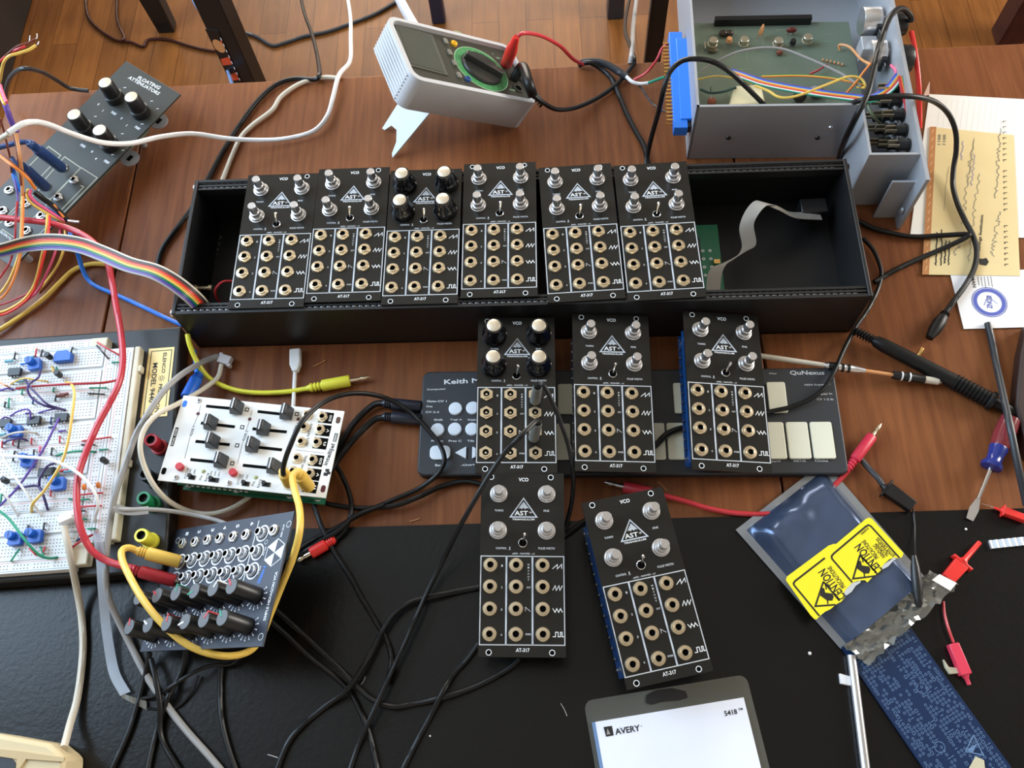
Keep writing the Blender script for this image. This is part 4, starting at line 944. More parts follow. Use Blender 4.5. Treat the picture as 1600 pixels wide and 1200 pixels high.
comp(1114, 78, .005, .0035, .002, mat('olive_comp', (84, 74, 50), .5), .002); comp(1218, 82, .0032, .0024, .003, mat('rust_comp', (130, 74, 56), .4), .003); comp(1112, 158, .0042, .0040, .003, mat('rust_comp', (150, 80, 58), .4), .005)
comp(1102, 70, .0012, .0050, .001, M_silvs, .002, 'link', 0)
comp(1275, 143, .007, .006, .005, mat('slate_comp', (110, 116, 122), .4), .005, 'capacitor'); comp(1250, 150, .0062, .005, .006, mat('dark_comp', (52, 42, 40), .3), .006)
for i in range(6): comp(1286 + i * 6, 93 + i * 1.5, .0008, .0014, .0012, M_copper, .002, 'solder_post')
p0, p1, p2, p3 = H(1140, 165, .034), H(1196, 160, .034), H(1189, 131, .034), H(1149, 133, .034)
g = G(); tp = [(q.x, q.y, .034) for q in (p0, p1, p2, p3)]; cx = sum(q[0] for q in tp) / 4; cy = sum(q[1] for q in tp) / 4
g.hexa([(cx + (x - cx) * 1.12, cy + (y - cy) * 1.12, pz) for x, y, _ in tp], tp); g.build('wax_block', M_wax, cbd, bevel=.0018)
# potentiometers and jacks on the plate
def potb(u, v, z, r, L, name='panel_potentiometer'):
    p = H(u, v, z); g = G(); g.lathe((xr - .003, p.y, z), (-1, 0, 0), [(.0045, -.003), (.0045, 0), (r, .0005), (r, L - .001), (r * .96, L), (0, L)], 28, 0)
    g.box((xr - .006, p.y - r * .9, z), (.004, .006, .014), 1)
    for k in (-1, 0, 1): g.box((xr - .006, p.y - r - .003, z + k * .004), (.0006, .006, .0022), 0)
    g.build(name, [M_alu, M_blk], t)
potb(1372, 33, .046, .0125, .016); potb(1392, 84, .044, .0120, .013)
g = G(); p = H(1356, 74, .04); g.box((p.x, p.y, .038), (.014, .016, .016)); g.build('mounting_bracket', M_alum, t, bevel=.0008)
for j, v in enumerate((140, 160, 182, 206, 229)):
    for i, zz in enumerate((.052, .034, .016)):
        p = H(1418 + j * 1.2, v, .05); g = G(); y = max(p.y, st + .009)
        g.lathe((xr - .0005, y, zz), (-1, 0, 0), [(.0056, 0), (.0056, .0012), (.0045, .0013), (.0045, .009), (.003, .0095), (0, .0095)], 14, 0)
        g.box((xr - .012, y + .003, zz), (.010, .0012, .005), 1); g.box((xr - .014, y - .003, zz + .003), (.009, .0008, .003), 1)
        g.build('jack_body', [M_blk, M_silvs], t)
for u, v, z, r in ((1418, 38, .046, .0110), (1440, 92, .044, .0125)):
    p = H(u, v, z); g = G(); g.lathe((xr + .0035, p.y, z), (1, 0, 0), [(r * .9, 0), (r, .002), (r * .93, .014), (r * .85, .016), (0, .016)], 24, mf=lambda a: 1 + .03 * cos(14 * a)); g.build('panel_knob', M_blk, t)
# internal wiring
def hw(pts, m, r=.0009, name='wire'):
    g = G(); g.tube([MH.inverted() @ P(*q) for q in pts], r, 7); return g.build(name, m, t)
def hr(pts, w, ms, name='rainbow_wire'):
    g = G(); g.ribbon([MH.inverted() @ P(*q) for q in pts], w, .0012, list(range(len(ms)))); return g.build(name, ms, t)
hr([(1140, 111, .036), (1165, 120, .042), (1200, 131, .044), (1270, 144, .046), (1330, 152, .046), (1362, 154, .05), (1388, 140, .055), (1406, 118, .062)], .0085, [M_grnw, M_wplas, M_red, M_orng, M_yel, M_bluew, M_purp])
hr([(1407, 119, .064), (1411, 140, .062), (1417, 165, .058), (1424, 200, .054), (1427, 228, .05)], .0045, [M_red, M_scar, M_orng, M_grnw])
hr([(1190, 119, .04), (1250, 118, .04), (1300, 122, .042), (1345, 131, .044), (1352, 136, .04)], .0026, [M_orng, M_yel, M_grnp])
hw([(1180, 134, .044), (1200, 142, .048), (1218, 152, .052), (1245, 150, .054), (1290, 133, .056), (1325, 120, .056), (1345, 123, .054), (1352, 136, .05), (1340, 136, .04)], M_yel, .0011)
hw([(1094, 112, .03), (1118, 97, .036), (1160, 79, .044), (1215, 75, .046), (1262, 91, .046), (1310, 113, .046), (1345, 135, .046)], M_grey, .0011)
hw([(1312, 78, .022), (1312, 70, .026), (1328, 74, .03), (1345, 92, .036), (1360, 101, .045)], M_copper, .0012)
hw([(1360, 100, .05), (1350, 112, .05), (1338, 128, .048), (1322, 146, .04)], M_orng, .0010)
hw([(1265, 116, .024), (1280, 109, .026), (1292, 101, .024)], M_dred, .0010); hw([(1392, 102, .05), (1400, 112, .054), (1396, 125, .05)], M_pink, .0012)
hw([(1095, 140, .026), (1110, 145, .032), (1130, 143, .036), (1150, 137, .036)], mat('dark_green_wire', (30, 70, 64), .5), .0012); hw([(1090, 124, .026), (1120, 119, .03), (1150, 123, .034), (1175, 130, .036)], M_yel, .0008)
hw([(1356, 155, .045), (1358, 170, .045), (1368, 185, .04), (1385, 205, .02), (1388, 225, .01)], mat('grey_green_wire', (110, 120, 90), .5), .0014)
hw([(1395, 158, .05), (1400, 175, .05), (1404, 200, .045), (1402, 223, .04)], M_grey, .0009)
# blue edge connector through the left wall
t = thing('edge_connector', 'bright blue edge connector with gold pins on the aluminium box', 'connector', P(1068, 190, .03))
o0 = t.location.copy(); a = P(1059, 198, .04); b = P(1053, 48, .04)
Mx = Matrix.Translation(-o0) @ Matrix.Translation((c0.x, c0.y, 0)) @ Matrix.Rotation(rd(-2.6), 4, 'Z'); ia = MH.inverted() @ a; ib = MH.inverted() @ b
g = G(); g.M = Mx; yc = (ia.y + ib.y) / 2; yl = abs(ib.y - ia.y)
g.box((-.0095, yc, .0335), (.0120, yl, .0105)); g.box((-.0045, yc, .0335), (.0100, yl * .84, .0125)); g.build('connector_body', M_bluew, t, bevel=.0005)
g = G(); g.M = Mx
for i in range(22):
    g = G(); g.M = Mx
    for z in (.031, .036): g.box((-.0180, yc - yl * .40 + i * yl * .80 / 21, z), (.0062, .0016, .0008))
    g.build('contact_pin', M_gold, t)
g = G(); g.M = Mx; g.box((-.0025, yc - yl * .44, .033), (.004, .008, .008)); g.build('keying_block', M_blk, t)

# ================================================================== papers at the right
def sheet(name, px, z, th, m, label, cat, fn=None, mats=None):
    g = G(); g.prism([P(u, v, z) for u, v in px], z - th, z, 0)
    if fn: fn(g)
    return tag(g.build(name, [m] + (mats or [])), label, cat)
def grid(g):
    for k in range(14):
        g.stroke([P(1470 + k * 9, 155, .0008), P(1440 + k * 9.2, 372, .0008)], .0002, .00085, 1)
sheet('graph_paper', [(1452, 147), (1660, 158), (1640, 372), (1422, 369)], .0008, .0004, M_paper, 'white squared paper lying under the cream cheque', 'paper', grid, [mat('pale_grid', (206, 214, 216), .6)])
g = G(); g.hexa([P(1442, 151, .0009), P(1452, 148, .0009), P(1453, 128, .006), P(1452.5, 127, .006)], [P(1442, 151, .0013), P(1452, 148, .0013), P(1453, 128, .0064), P(1452.5, 127, .0064)]); tag(g.build('paper_corner', mat('pink_paper', (222, 186, 170), .6)), 'small pinkish pointed paper corner behind the squared paper', 'paper')
def chq(g):
    z = .0018; rnd = random.Random(2)
    g.flat([P(*q, z) for q in ((1453, 198), (1463, 198), (1451.5, 429), (1441, 429))], z, 1)
    for k in range(18): q = P(1457.5 - k * .6, 205 + k * 12.6, z); g.stroke([q + Vector((-.0012, -.002, 0)), q + Vector((.0012, .002, 0))], .0007, z + .0001, 2)
    def scr(u0, v0, u1, v1, amp, n, m, w=.0005):
        pts = [P(u0 + (u1 - u0) * i / n + rnd.uniform(-amp, amp), v0 + (v1 - v0) * i / n + rnd.uniform(-1, 1), z) for i in range(n + 1)]; g.stroke(pts, w, z + .0001, m)
    g.text2('Savings Institution', P(1530, 392, z), P(1535, 336, z), .0032, z + .0001, 3)
    for k, (u, a, b) in enumerate(((1462, 414, 362), (1470, 414, 358), (1476, 412, 376), (1482, 414, 376))): scr(u, a, u + 2, b, .9, 26, 3, .0009)
    scr(1556, 310, 1562, 200, 3, 46, 4, .0006); scr(1504, 350, 1520, 220, 3.5, 40, 4); scr(1490, 400, 1500, 380, 5, 16, 4); scr(1512, 410, 1530, 270, 3, 40, 4); scr(1550, 400, 1562, 330, 4, 34, 4)
    scr(1518, 290, 1522, 240, 2.5, 24, 5, .0006); scr(1474, 330, 1482, 260, 1, 10, 4, .0003); scr(1502, 250, 1505, 220, 2, 12, 5, .0007)
    for k in range(27): 
        if k in (8, 9, 18): continue
        q = P(1573 - k * .12, 414 - k * 8.6, z); g.stroke([q + Vector((-.0014, -.001, 0)), q + Vector((-.0014, .0008, 0)), q + Vector((.0014, .0008, 0))], .0006, z + .0001, 3)
    q = P(1537, 408, z); g.flat([q + Vector(d) for d in ((-.004, -.003, 0), (.001, -.0045, 0), (.004, -.001, 0), (.003, .003, 0), (-.001, .0022, 0), (-.0035, .0035, 0))], z + .0001, 3)
    for u, v in ((1475, 218), (1467, 218)): g.text2('1100', P(u, v + 8, z), P(u + 1, v - 8, z), .0026, z + .0001, 4)
    g.stroke([P(1512, 290, z), P(1522, 215, z)], .0003, z + .0001, 4)
sheet('cheque', [(1453, 198), (1584, 211), (1594, 431), (1441, 429)], .0017, .0003, M_cheq, 'cream bank cheque with brown striped border, covered in handwriting', 'cheque', chq, [M_cheqb, mat('border_pale', (222, 178, 130), .6), M_ink, M_pink2, mat('violet_ink', (150, 140, 170), .6)])
def crd(g):
    z = .0014; c = P(1546, 472, z)
    g.ring(c, .0098, .0128, z + .0001, 1, 40); g.ring(c, .0134, .0140, z + .0001, 1, 40); g.text('ISONZ', c, .0042, .012, z + .0001, 1, rd(-100)); g.stroke([c + Vector((-.005, -.003, 0)), c + Vector((0, .006, 0)), c + Vector((.006, -.002, 0))], .0004, z + .0001, 1)
    g.text2('MAN', P(1520, 433, z), P(1523, 449, z), .0026, z + .0001, 2)
    for k in range(5): g.stroke([P(1528 + k * 5, 432, z), P(1530 + k * 5.2, 446 + (k * 7) % 5, z)], .0005, z + .0001, 3)
sheet('business_card', [(1484, 425), (1640, 420), (1610, 511), (1506, 514)], .0013, .0004, M_card, 'white card with a round blue stamp below the cheque', 'card', crd, [M_bink, M_ink, M_pink2])
g = G(); q = [P(1597, 512, .004), P(1586, 560, .004), P(1578, 640, .004), P(1600, 720, .004), P(1680, 720, .004), P(1680, 512, .004)]; g.prism(q, .0002, .014); tag(g.build('brown_slab', mat('dark_brown', (44, 24, 18), .5), bevel=.002), 'dark brown object at the right edge beside the screwdriver', 'object')  # plain dark brown slab with bevelled edges

# ================================================================== antistatic bag with torn sticker
bagz = .0150
def bh(u, v):
    return 0
BC = [P(1292, 716, .010), P(1152, 824, .010), P(1318, 1012, .010), P(1452, 900, .010)]   # far right, far left, near left, near right
def bagp(s_, r_):
    a = BC[0] * (1 - s_) + BC[1] * s_; b = BC[3] * (1 - s_) + BC[2] * s_; q = a * (1 - r_) + b * r_
    e = min(max(min(s_, 1 - s_) - .075, 0), .13) / .13; f = min(max(r_ - .05, 0), .16) / .16; e = e * (2 - e); f = f * (2 - f)
    w = .0007 * sin(17 * s_ + 3 * sin(9 * r_)) * sin(14 * r_ + 2) + .0009 * sin(9 * s_ + 5 * r_ + 1) + .0009 * sin(5 * s_ - 13 * r_) + .0006 * sin(23 * s_ + 7 * r_)
    k = 1 - math.exp(-((r_ - .60) / .3) ** 4) 
    q.z = .0032 + .0112 * e * f + w * (.25 + .75 * k) * e
    return q
t = thing('antistatic_bag', 'silvery blue antistatic bag with torn yellow attention stickers', 'bag', Vector((.21, .16, .0016)))
O = Vector((.21, .16, .0016)); N_ = 44; g = G(); vs = []
for i in range(N_ + 1):
    for j in range(N_ + 1): vs.append(bagp(i / N_, j / N_) - O)
nb = len(vs)
for i in range(N_ + 1):
    for j in range(N_ + 1): q = bagp(i / N_, j / N_) - O; q.z = .0008 ; vs.append(q)
fs = []
for i in range(N_):
    for j in range(N_):
        a = i * (N_ + 1) + j; fs.append((a, a + N_ + 1, a + N_ + 2, a + 1)); fs.append((nb + a, nb + a + 1, nb + a + N_ + 2, nb + a + N_ + 1))
for j in range(N_):
    for i0 in (0, N_):
        a = i0 * (N_ + 1) + j; fs.append((a, a + 1, nb + a + 1, nb + a))
for i in range(N_):
    for j0 in (0, N_):
        a = i * (N_ + 1) + j0; fs.append((a, nb + a, nb + a + N_ + 1, a + N_ + 1))
g.add(vs, fs, 0); g.m = [0] * len(fs)
for idx in range(0, 2 * N_ * N_, 2):
    i, j = (idx // 2) // N_, (idx // 2) % N_
    if i < 3 or i >= N_ - 3 or j < 2: g.m[idx] = 1
g.build('bag_body', [M_bag, M_bagedge], t)
# crumpled clear flap past the seam
rnd = random.Random(11); FC = [P(1452, 893, .010), P(1318, 1012, .010), P(1353, 1037, .006), P(1497, 909, .008)]
g = G(); vs = []; nx, ny = 26, 8
for i in range(nx + 1):
    for j in range(ny + 1):
        s_, r_ = i / nx, j / ny; q = (FC[0] * (1 - s_) + FC[1] * s_) * (1 - r_) + (FC[3] * (1 - s_) + FC[2] * s_) * r_
        q.z = .008 + .0022 * rnd.random() + .0012 * sin(i * .9 + j) + (.002 if j == 0 else 0); q += Vector((rnd.uniform(-.001, .001), rnd.uniform(-.001, .001) - (.003 * rnd.random() if j == ny else 0), 0)); vs.append(q - O)
m_ = len(vs); vs += [v - Vector((0, 0, .0006)) for v in vs]; fs = []
for i in range(nx):
    for j in range(ny): a = i * (ny + 1) + j; fs += [(a, a + ny + 1, a + ny + 2, a + 1), (m_ + a, m_ + a + 1, m_ + a + ny + 2, m_ + a + ny + 1)]
g.add(vs, fs, 0); g.build('crumpled_flap', M_foil, t, ang=12)
g = G(); q = [P(1468, 897, .014), P(1495, 911, .014), P(1485, 923, .014), P(1456, 906, .014)]; g.prism(q, .0134, .014); g.v = [v - O for v in g.v]; g.build('flap_fold', M_white, t)
# sticker, drawn where it lies on the flat middle of the bag
SZ = .0158
def X(a, b): return P(1220 + a / 6.314, 790 + b / 6.314, SZ)
g = G()
ol = [(50, 735), (60, 700), (470, 395), (520, 378), (545, 378), (840, 130), (870, 118), (900, 130), (1212, 470), (1195, 510), (1160, 520), (1125, 512), (1070, 530), (1010, 585), (985, 640), (960, 665), (910, 700), (855, 757), (830, 735), (790, 738), (750, 745), (700, 765), (640, 830), (615, 880), (635, 900), (600, 945), (545, 975), (490, 1022), (440, 1045), (385, 1088), (355, 1122), (330, 1118), (290, 1075)]
g.prism([X(*q) for q in ol], SZ - .0004, SZ, 0)
def xs_(pts, w=.0013): g.stroke([X(*q) for q in pts], w, SZ + .0001, 1)
xs_([(705, 758), (505, 525), (500, 500), (520, 475), (840, 205), (865, 192), (890, 205), (1170, 515)]); xs_([(380, 1088), (135, 790), (125, 770), (140, 745), (435, 517)])
xs_([(780, 490), (712, 722), (930, 695)], .0012); xs_([(780, 490), (942, 660)], .0012); xs_([(420, 750), (340, 992), (540, 978)], .0012); xs_([(420, 750), (580, 940)], .0012)
for dx, dy in ((0, 0), (-362, 268)):
    g.flat([X(a + dx, b + dy) for a, b in ((765, 545), (790, 545), (800, 590), (870, 600), (885, 630), (870, 670), (820, 670), (750, 620))], SZ + .0001, 1)
    xs_([(800 + dx, 500 + dy), (812 + dx, 560 + dy)], .0009); xs_([(822 + dx, 665 + dy), (826 + dx, 702 + dy)], .0009)
g.text2('CENTION', X(985, 668), X(755, 392), .0066, SZ + .0001, 1); g.text2('PRECAUTIONS', X(952, 520), X(812, 345), .0034, SZ + .0001, 1); g.text2('HANDLING', X(1020, 512), X(922, 385), .0034, SZ + .0001, 1)
g.text2('TROSTATIC', X(1062, 490), X(950, 365), .0030, SZ + .0001, 1); g.text2('SITIVE DEVICES', X(1120, 500), X(948, 322), .0028, SZ + .0001, 1); g.text2('OBSERVE', X(790, 285), X(865, 220), .0016, SZ + .0001, 1)
g.text2('CENTION', X(612, 920), X(400, 640), .0066, SZ + .0001, 1); g.text2('PRECAUTIONS', X(622, 810), X(475, 605), .0034, SZ + .0001, 1)
g.v = [v - O for v in g.v]; g.build('attention_sticker', [M_labely, M_ink], t)
g = G()
for poly in (((1120, 512), (1010, 585), (985, 640), (1060, 600), (1110, 545), (1140, 525)), ((790, 738), (700, 765), (640, 830), (615, 880), (650, 885), (700, 850), (740, 790), (785, 760))):
    g.prism([X(a, b) for a, b in poly], SZ - .0005, SZ - .0001)
g.v = [v - O for v in g.v]; g.build('torn_paper', M_torn, t)
g = G()
def Y(a, b): return P(1130 + a / 6, 700 + b / 6, .0150)
# ================================================================== blue circuit board, rod, breakaway tabs
MP_ = Matrix.Translation(P(1400, 1040, 0).x * Vector((1, 0, 0)) + P(1400, 1040, 0).y * Vector((0, 1, 0))) @ Matrix.Rotation(rd(27.5), 4, 'Z')
def B(u, v, h=.0040): return onp(MP_, u, v, h)
t = thing('blue_circuit_board', 'bare dark blue circuit board with pale part outlines, under the bag', 'circuit board', MP_)
a = B(1334, 1040); b = B(1452, 998); 
xl, xr2 = a.x, B(1560, 1170).x; yt = .028
g = G(); g.prism([(xl, yt), (xr2, yt), (xr2, -.105), (xl, -.105)], .0020, .0036, 0); g.build('board', [mat('navy_board', (14, 40, 76), .3)], t)
g = G(); rnd = random.Random(21); z = .0037; wd = xr2 - xl
for i in range(int(wd / .0026)):
    for j in range(50):
        x = xl + .003 + i * .0026; y = yt - .003 - j * .0026
        if x > xr2 - .003 or abs(x - (xl + wd * .44)) < .0022 and j % 9 < 7: continue
        k = rnd.random()
        if k < .52: g.ring((x, y), .0006, .00092, z, 0, 8)
        elif k < .62: g.stroke([(x - .0008, y - .0010), (x + .0008, y - .0010), (x + .0008, y + .0010), (x - .0008, y + .0010)], .0003, z, 0, True)
        elif k < .68: g.stroke([(x - .001, y), (x + .0012, y)], .0004, z, 0)
for x, y in ((.3, .02), (.62, -.02), (.35, -.055)): 
    g.ring((xl + wd * x, y), .0032, .0036, z, 0, 20)
q = [B(1521, 1149), B(1509, 1174), B(1537, 1180)]; g.stroke(q, .0007, z + .0001, 0, True); g.flat([q[1] * .9 + q[0] * .1, q[1] * .6 + q[2] * .4, q[0] * .6 + q[2] * .4], z + .0001, 0)
g.build('board_printing', M_bprint, t)
for i, (px, nm) in enumerate(((((1312, 1052), (1332, 1058), (1332, 1072), (1314, 1068)), 'white torn board tab left of the silver rod'), (((1475, 1030), (1483, 1042), (1500, 1044), (1500, 1052), (1485, 1053), (1478, 1042)), 'cream torn board tab under the pink red hook clip'), (((1525, 1182), (1538, 1188), (1540, 1205), (1512, 1205)), 'cream torn tab lying on the blue board at the bottom edge'))):
    g = G(); g.prism([P(u, v, .005) for u, v in px], .0038 if i == 2 else .0016, .0050); tag(g.build('broken_tab', M_tape if i else M_wplas, bevel=.0003), nm, 'scrap', 'broken off tabs')
g = G(); a = P(1330, 1024, .0049); b = P(1354, 1215, .0049); g.tube([a, b], .0032, 14, sm=False); tag(g.build('metal_rod', M_alu), 'thin silver metal rod coming out from under the bag', 'rod')

# ================================================================== label package
MY = Matrix.Translation(P(1060, 1180, 0) * 1) @ Matrix.Rotation(rd(7.8), 4, 'Z')
def Yp(u, v, h=.003): return onp(MY, u, v, h)
t = thing('label_package', 'clear hang package of white labels at the bottom edge', 'package', MY)
hx0, hx1 = Yp(912, 1096).x, Yp(1166, 1052).x; hy = Yp(1040, 1074).y
g = G(); oc = round_poly(hx1 - hx0, .135, .006, 6, (hx0 + hx1) / 2, hy - .0675)
ho = [Yp(u, v) for u, v in ((1009, 1098), (1010, 1086), (1025, 1078), (1050, 1075), (1072, 1080), (1075, 1090), (1060, 1094), (1035, 1096), (1018, 1101))]
g.prism(oc, .0016, .0019, 0); cx_, cy_ = sum(p.x for p in ho) / 9, sum(p.y for p in ho) / 9
g.build('clear_backing', M_clear, t)
g = G(); g.prism(ho, .0020, .0023); g.build('hang_slot', M_blk, t)
wx0, wx1 = Yp(930, 1128, .006).x, Yp(1163, 1092, .006).x; wy = Yp(1050, 1108, .006).y
g = G(); g.box(((wx0 + wx1) / 2, wy - .062, .0036), (wx1 - wx0, .124, .0030), 0)
g.box(((wx0 + wx1) / 2, wy - .062, .00515), (wx1 - wx0 - .001, .123, .0001), 0)
g.build('label_stack', [mat('label_white', (232, 236, 248), .5), M_ink], t)
g = G(); z = .0054
g.text2('AVERY', Yp(961, 1143.5, .0054), Yp(1000, 1137, .0054), .0040, z, 0); g.text2('5418', Yp(1132, 1115, .0054), Yp(1151.5, 1111.5, .0054), .0034, z, 0); g.text('TM', Yp(1157, 1108, .0054), .0014, .003, z, 0, 0)
q = [Yp(*p, .0054) for p in ((943, 1136), (956, 1134), (959, 1149), (947, 1151))]; g.flat(q, z, 0); g.flat([Yp(949, 1138, .0054), Yp(954, 1147, .0054), Yp(948, 1148, .0054)], z + .0001, 1)
g.text('o', Yp(1002, 1134.5, .0054), .0008, .0008, z, 0)
g.build('package_printing', [M_ink, M_grey], t)
g = G()
p = Yp(928, 1150, .004); g.box((wx0 - .0012, wy - .062, .003), (.0022, .124, .0024), 0); g.build('pack_edge', mat('pack_edge_blue', (120, 150, 190), .25), t)

# tan device at the bottom left corner
g = G(); zt = .030
tp = [P(-60, 1138, zt), P(0, 1147, zt), P(76, 1161, zt), P(101, 1182, zt), P(97, 1230, zt), P(-60, 1230, zt)]
g.prism(tp, .0016, zt, 0); o = g.build('tan_device', M_tan, bevel=.003); tag(o, 'tan plastic housing at the bottom left corner with a grey cable', 'device')
g = G(); g.prism([P(u, v, zt + .0006) for u, v in ((-40, 1178), (18, 1185), (24, 1192), (22, 1240), (-40, 1240))], zt, zt + .0004); g.v = [v - o.location for v in g.v]; g.build('device_window', M_dgrey, o)
g = G(); q0 = P(31, 1172, zt + .003); g.prism([P(u, v, zt + .002) for u, v in ((-40, 1166), (34, 1174), (100, 1184), (98, 1190), (40, 1186), (30, 1200), (26, 1240), (22, 1240), (26, 1186), (-40, 1176))], zt, zt + .0016); g.v = [v - o.location for v in g.v]; g.build('raised_rim', mat('tan_rim', (190, 168, 124), .5), o)

# ================================================================== cables and loose things
def cable(label, segs, plugs=(), name='cable', cat='cable', group=None):
    """segs: (points (u, v, z), radius, material); plugs: callables taking (parent, origin)"""
    p0 = P(*segs[0][0][0])
    if not plugs and len(segs) == 1:
        g = G(); g.tube([P(*q) for q in segs[0][0]], segs[0][1], 9); return tag(g.build(name, segs[0][2]), label, cat, group)
    t = thing(name, label, cat, p0, group)
    for i, (pts, r, m) in enumerate(segs):
        g = G(); g.M = Matrix.Translation(-p0); g.tube([P(*q) for q in pts], r, 9); g.build('cord', m, t)
    for f in plugs: f(t, p0)
    return t
def jackplug(a, b, m, r=.0034, tipm=None, boot=True, tip=.35, L=None):
    """3.5 mm plug: a = strain relief end, b = tip end"""
    def f(t, p0):
        A_, B_ = P(*a), P(*b); d = B_ - A_; L_ = d.length; g = G(); g.M = Matrix.Translation(-p0)
        bd = 1 - tip
        pr = [(r * .5, 0), (r * .62, L_ * .05)]
        if boot:
            for k in range(3): pr += [(r * .78, L_ * (.06 + k * .055)), (r * .78, L_ * (.085 + k * .055)), (r * .6, L_ * (.09 + k * .055)), (r * .6, L_ * (.11 + k * .055))]
        pr += [(r * .95, L_ * .24), (r, L_ * .27), (r, L_ * bd * .98), (r * .9, L_ * bd), (0, L_ * bd)]
        g.lathe(A_, d, pr, 16); pb_ = g.build('plug', m, t)
        if tip > .01:
            g = G(); g.M = Matrix.Translation(-p0); g.lathe(A_, d, [(.00175, L_ * bd * .98), (.00175, L_ * .80), (.0012, L_ * .83), (.0017, L_ * .86), (.0017, L_ * .93), (.0004, L_)], 12); g.build('plug_tip', tipm or M_nick, pb_)
    return f
e_ = .0026
# white usb cables
cable('white cable arching from the table edge to its bare end over the grey panel', [([(538, -30, -.20), (547, 20, -.14), (548, 60, -.09), (547, 95, -.03), (530, 117, .004), (521, 150, .006), (512, 180, .006), (493, 203, .006), (462, 214, .006), (420, 219, .008), (360, 217, .016), (300, 209, .030), (250, 214, .048), (205, 224, .066), (160, 223, .085), (115, 210, .110), (70, 193, .135), (40, 192, .150), (14, 207, .150)], .0022, M_wplas)])
cable('white cable looping from the table edge behind the left end of the case', [([(530, 122, .003), (505, 121, .003), (470, 130, .003), (440, 150, .003), (425, 172, .003), (395, 195, .003), (376, 215, .003), (362, 245, .003), (349, 278, .003), (340, 300, .003)], .0021, M_beige)])
cable('thick white cord hanging behind the multimeter', [([(612, -30, FZ + .3), (625, 0, FZ + .3), (640, 28, FZ + .3), (660, 60, FZ + .3)], .0085, M_wplas)])
def usbp(t, p0):
    g = G(); g.M = Matrix.Translation(-p0); A_, B_ = P(461, 545, .006), P(461, 588, .006); d = (B_ - A_).normalized(); s = Vector((0, 0, 1)).cross(d)
    o = [A_ + s * .0046, A_ - s * .0046, A_ - s * .0046 + d * .014, A_ - s * .0022 + d * .021, A_ + s * .0022 + d * .021, A_ + s * .0046 + d * .014]
    g.prism([(q.x, q.y) for q in o], .0012, .0075); k = g.build('plug', M_wplas, t, bevel=.0012)
cable('white usb cable with its plug tucked under the front of the case', [([(461, 582, .0045), (460, 600, .004), (459, 622, .004), (457, 650, .004), (452, 680, .004)], .0016, M_wplas)], [usbp])
# cables on the floor and over the far edge
fz = FZ + .004
cable('thin dark cord on the floor near the stool leg', [([(133, -20, fz), (136, 20, fz), (150, 42, fz), (180, 62, fz), (205, 66, fz), (224, 73, fz), (232, 62, fz), (262, 62, fz), (300, 73, fz), (338, 80, fz), (352, 70, fz)], .0032, M_dkwood)])
cable('second thin dark cord joining the cord by the stool leg', [([(183, -10, fz + .002), (183, 30, fz + .002), (194, 58, fz + .004), (190, 63, fz + .006)], .0028, M_dkwood)])
cable('dark grey cord lying across the floor behind the white cable', [([(385, 52, fz), (402, 58, fz), (425, 71, fz), (445, 67, fz), (475, 57, fz), (510, 50, fz), (545, 38, fz), (590, 20, fz), (632, -6, fz)], .0040, M_dgrey)])
cable('black cord hanging down to the table edge, then bending left to the case', [([(466, -30, -.3), (474, 15, -.25), (487, 52, -.18), (495, 84, -.09), (499, 108, -.02), (499, 117, .004), (492, 124, .004), (460, 123, .003), (432, 132, .003), (405, 155, .003), (378, 190, .003), (352, 230, .003), (328, 274, .003), (315, 300, .003), (298, 328, .003), (280, 352, .003), (256, 385, .003), (247, 410, .003), (248, 430, .003)], .0023, M_blkr)])
cable('pale blue grey cable hanging beside the stickered black post', [([(292, -25, -.45), (306, 8, -.42), (328, 35, -.40), (342, 70, -.38), (354, 105, -.36), (364, 136, -.35)], .0028, mat('steel_blue_cable', (120, 140, 180), .4))])
cable('black cable rising behind the attenuator panel at the far left', [([(8, 158, .01), (12, 130, .05), (24, 112, .08), (42, 107, .09), (66, 113, .06), (88, 125, .03), (110, 138, .01), (138, 142, .006)], .0020, M_dgrey)])
cable('grey cord hanging down to the far table edge beside the black one', [([(997, -20, -.3), (993, 10, -.25), (989, 45, -.15), (988, 74, -.03), (987, 86, .004), (985, 100, .0035)], .0026, M_grey)])
# multicore cable to the blue connector
cable('thick grey cable at the table edge splitting toward the blue connector', [([(903, 101, .004), (915, 97, .005), (935, 97, .006), (952, 103, .006), (968, 113, .006), (980, 121, .006)], .0034, M_dgrey),
      ([(979, 120, .008), (988, 128, .009), (1000, 131, .009), (1013, 130, .010)], .0017, M_wplas), ([(1012, 130, .010), (1028, 124, .018), (1042, 119, .030), (1049, 118, .034)], .0013, M_grnw),
      ([(990, 125, .008), (1008, 115, .014), (1020, 102, .022), (1028, 90, .028), (1035, 75, .033), (1049, 66, .034)], .0012, M_red), ([(985, 122, .006), (1000, 135, .005), (1014, 155, .005), (1024, 166, .006), (1038, 174, .02), (1052, 178, .032)], .0009, M_dgrey)])
cable('black cable running from the table edge junction down behind the case modules', [([(905, 101, .004), (922, 98, .008), (940, 108, .004), (956, 124, .003), (966, 146, .003), (978, 175, .003), (992, 203, .003), (1006, 228, .003), (1012, 252, .003), (1016, 275, .003)], .0024, M_blkr)])
cable('black cable arching over the left wall of the aluminium box', [([(1009, 275, .004), (1011, 245, .010), (1019, 210, .03), (1029, 175, .055), (1037, 140, .08), (1047, 112, .09), (1066, 95, .095), (1090, 92, .096), (1115, 97, .092), (1140, 112, .085), (1165, 135, .07), (1190, 160, .045), (1198, 168, .035)], .0022, M_blkr)])
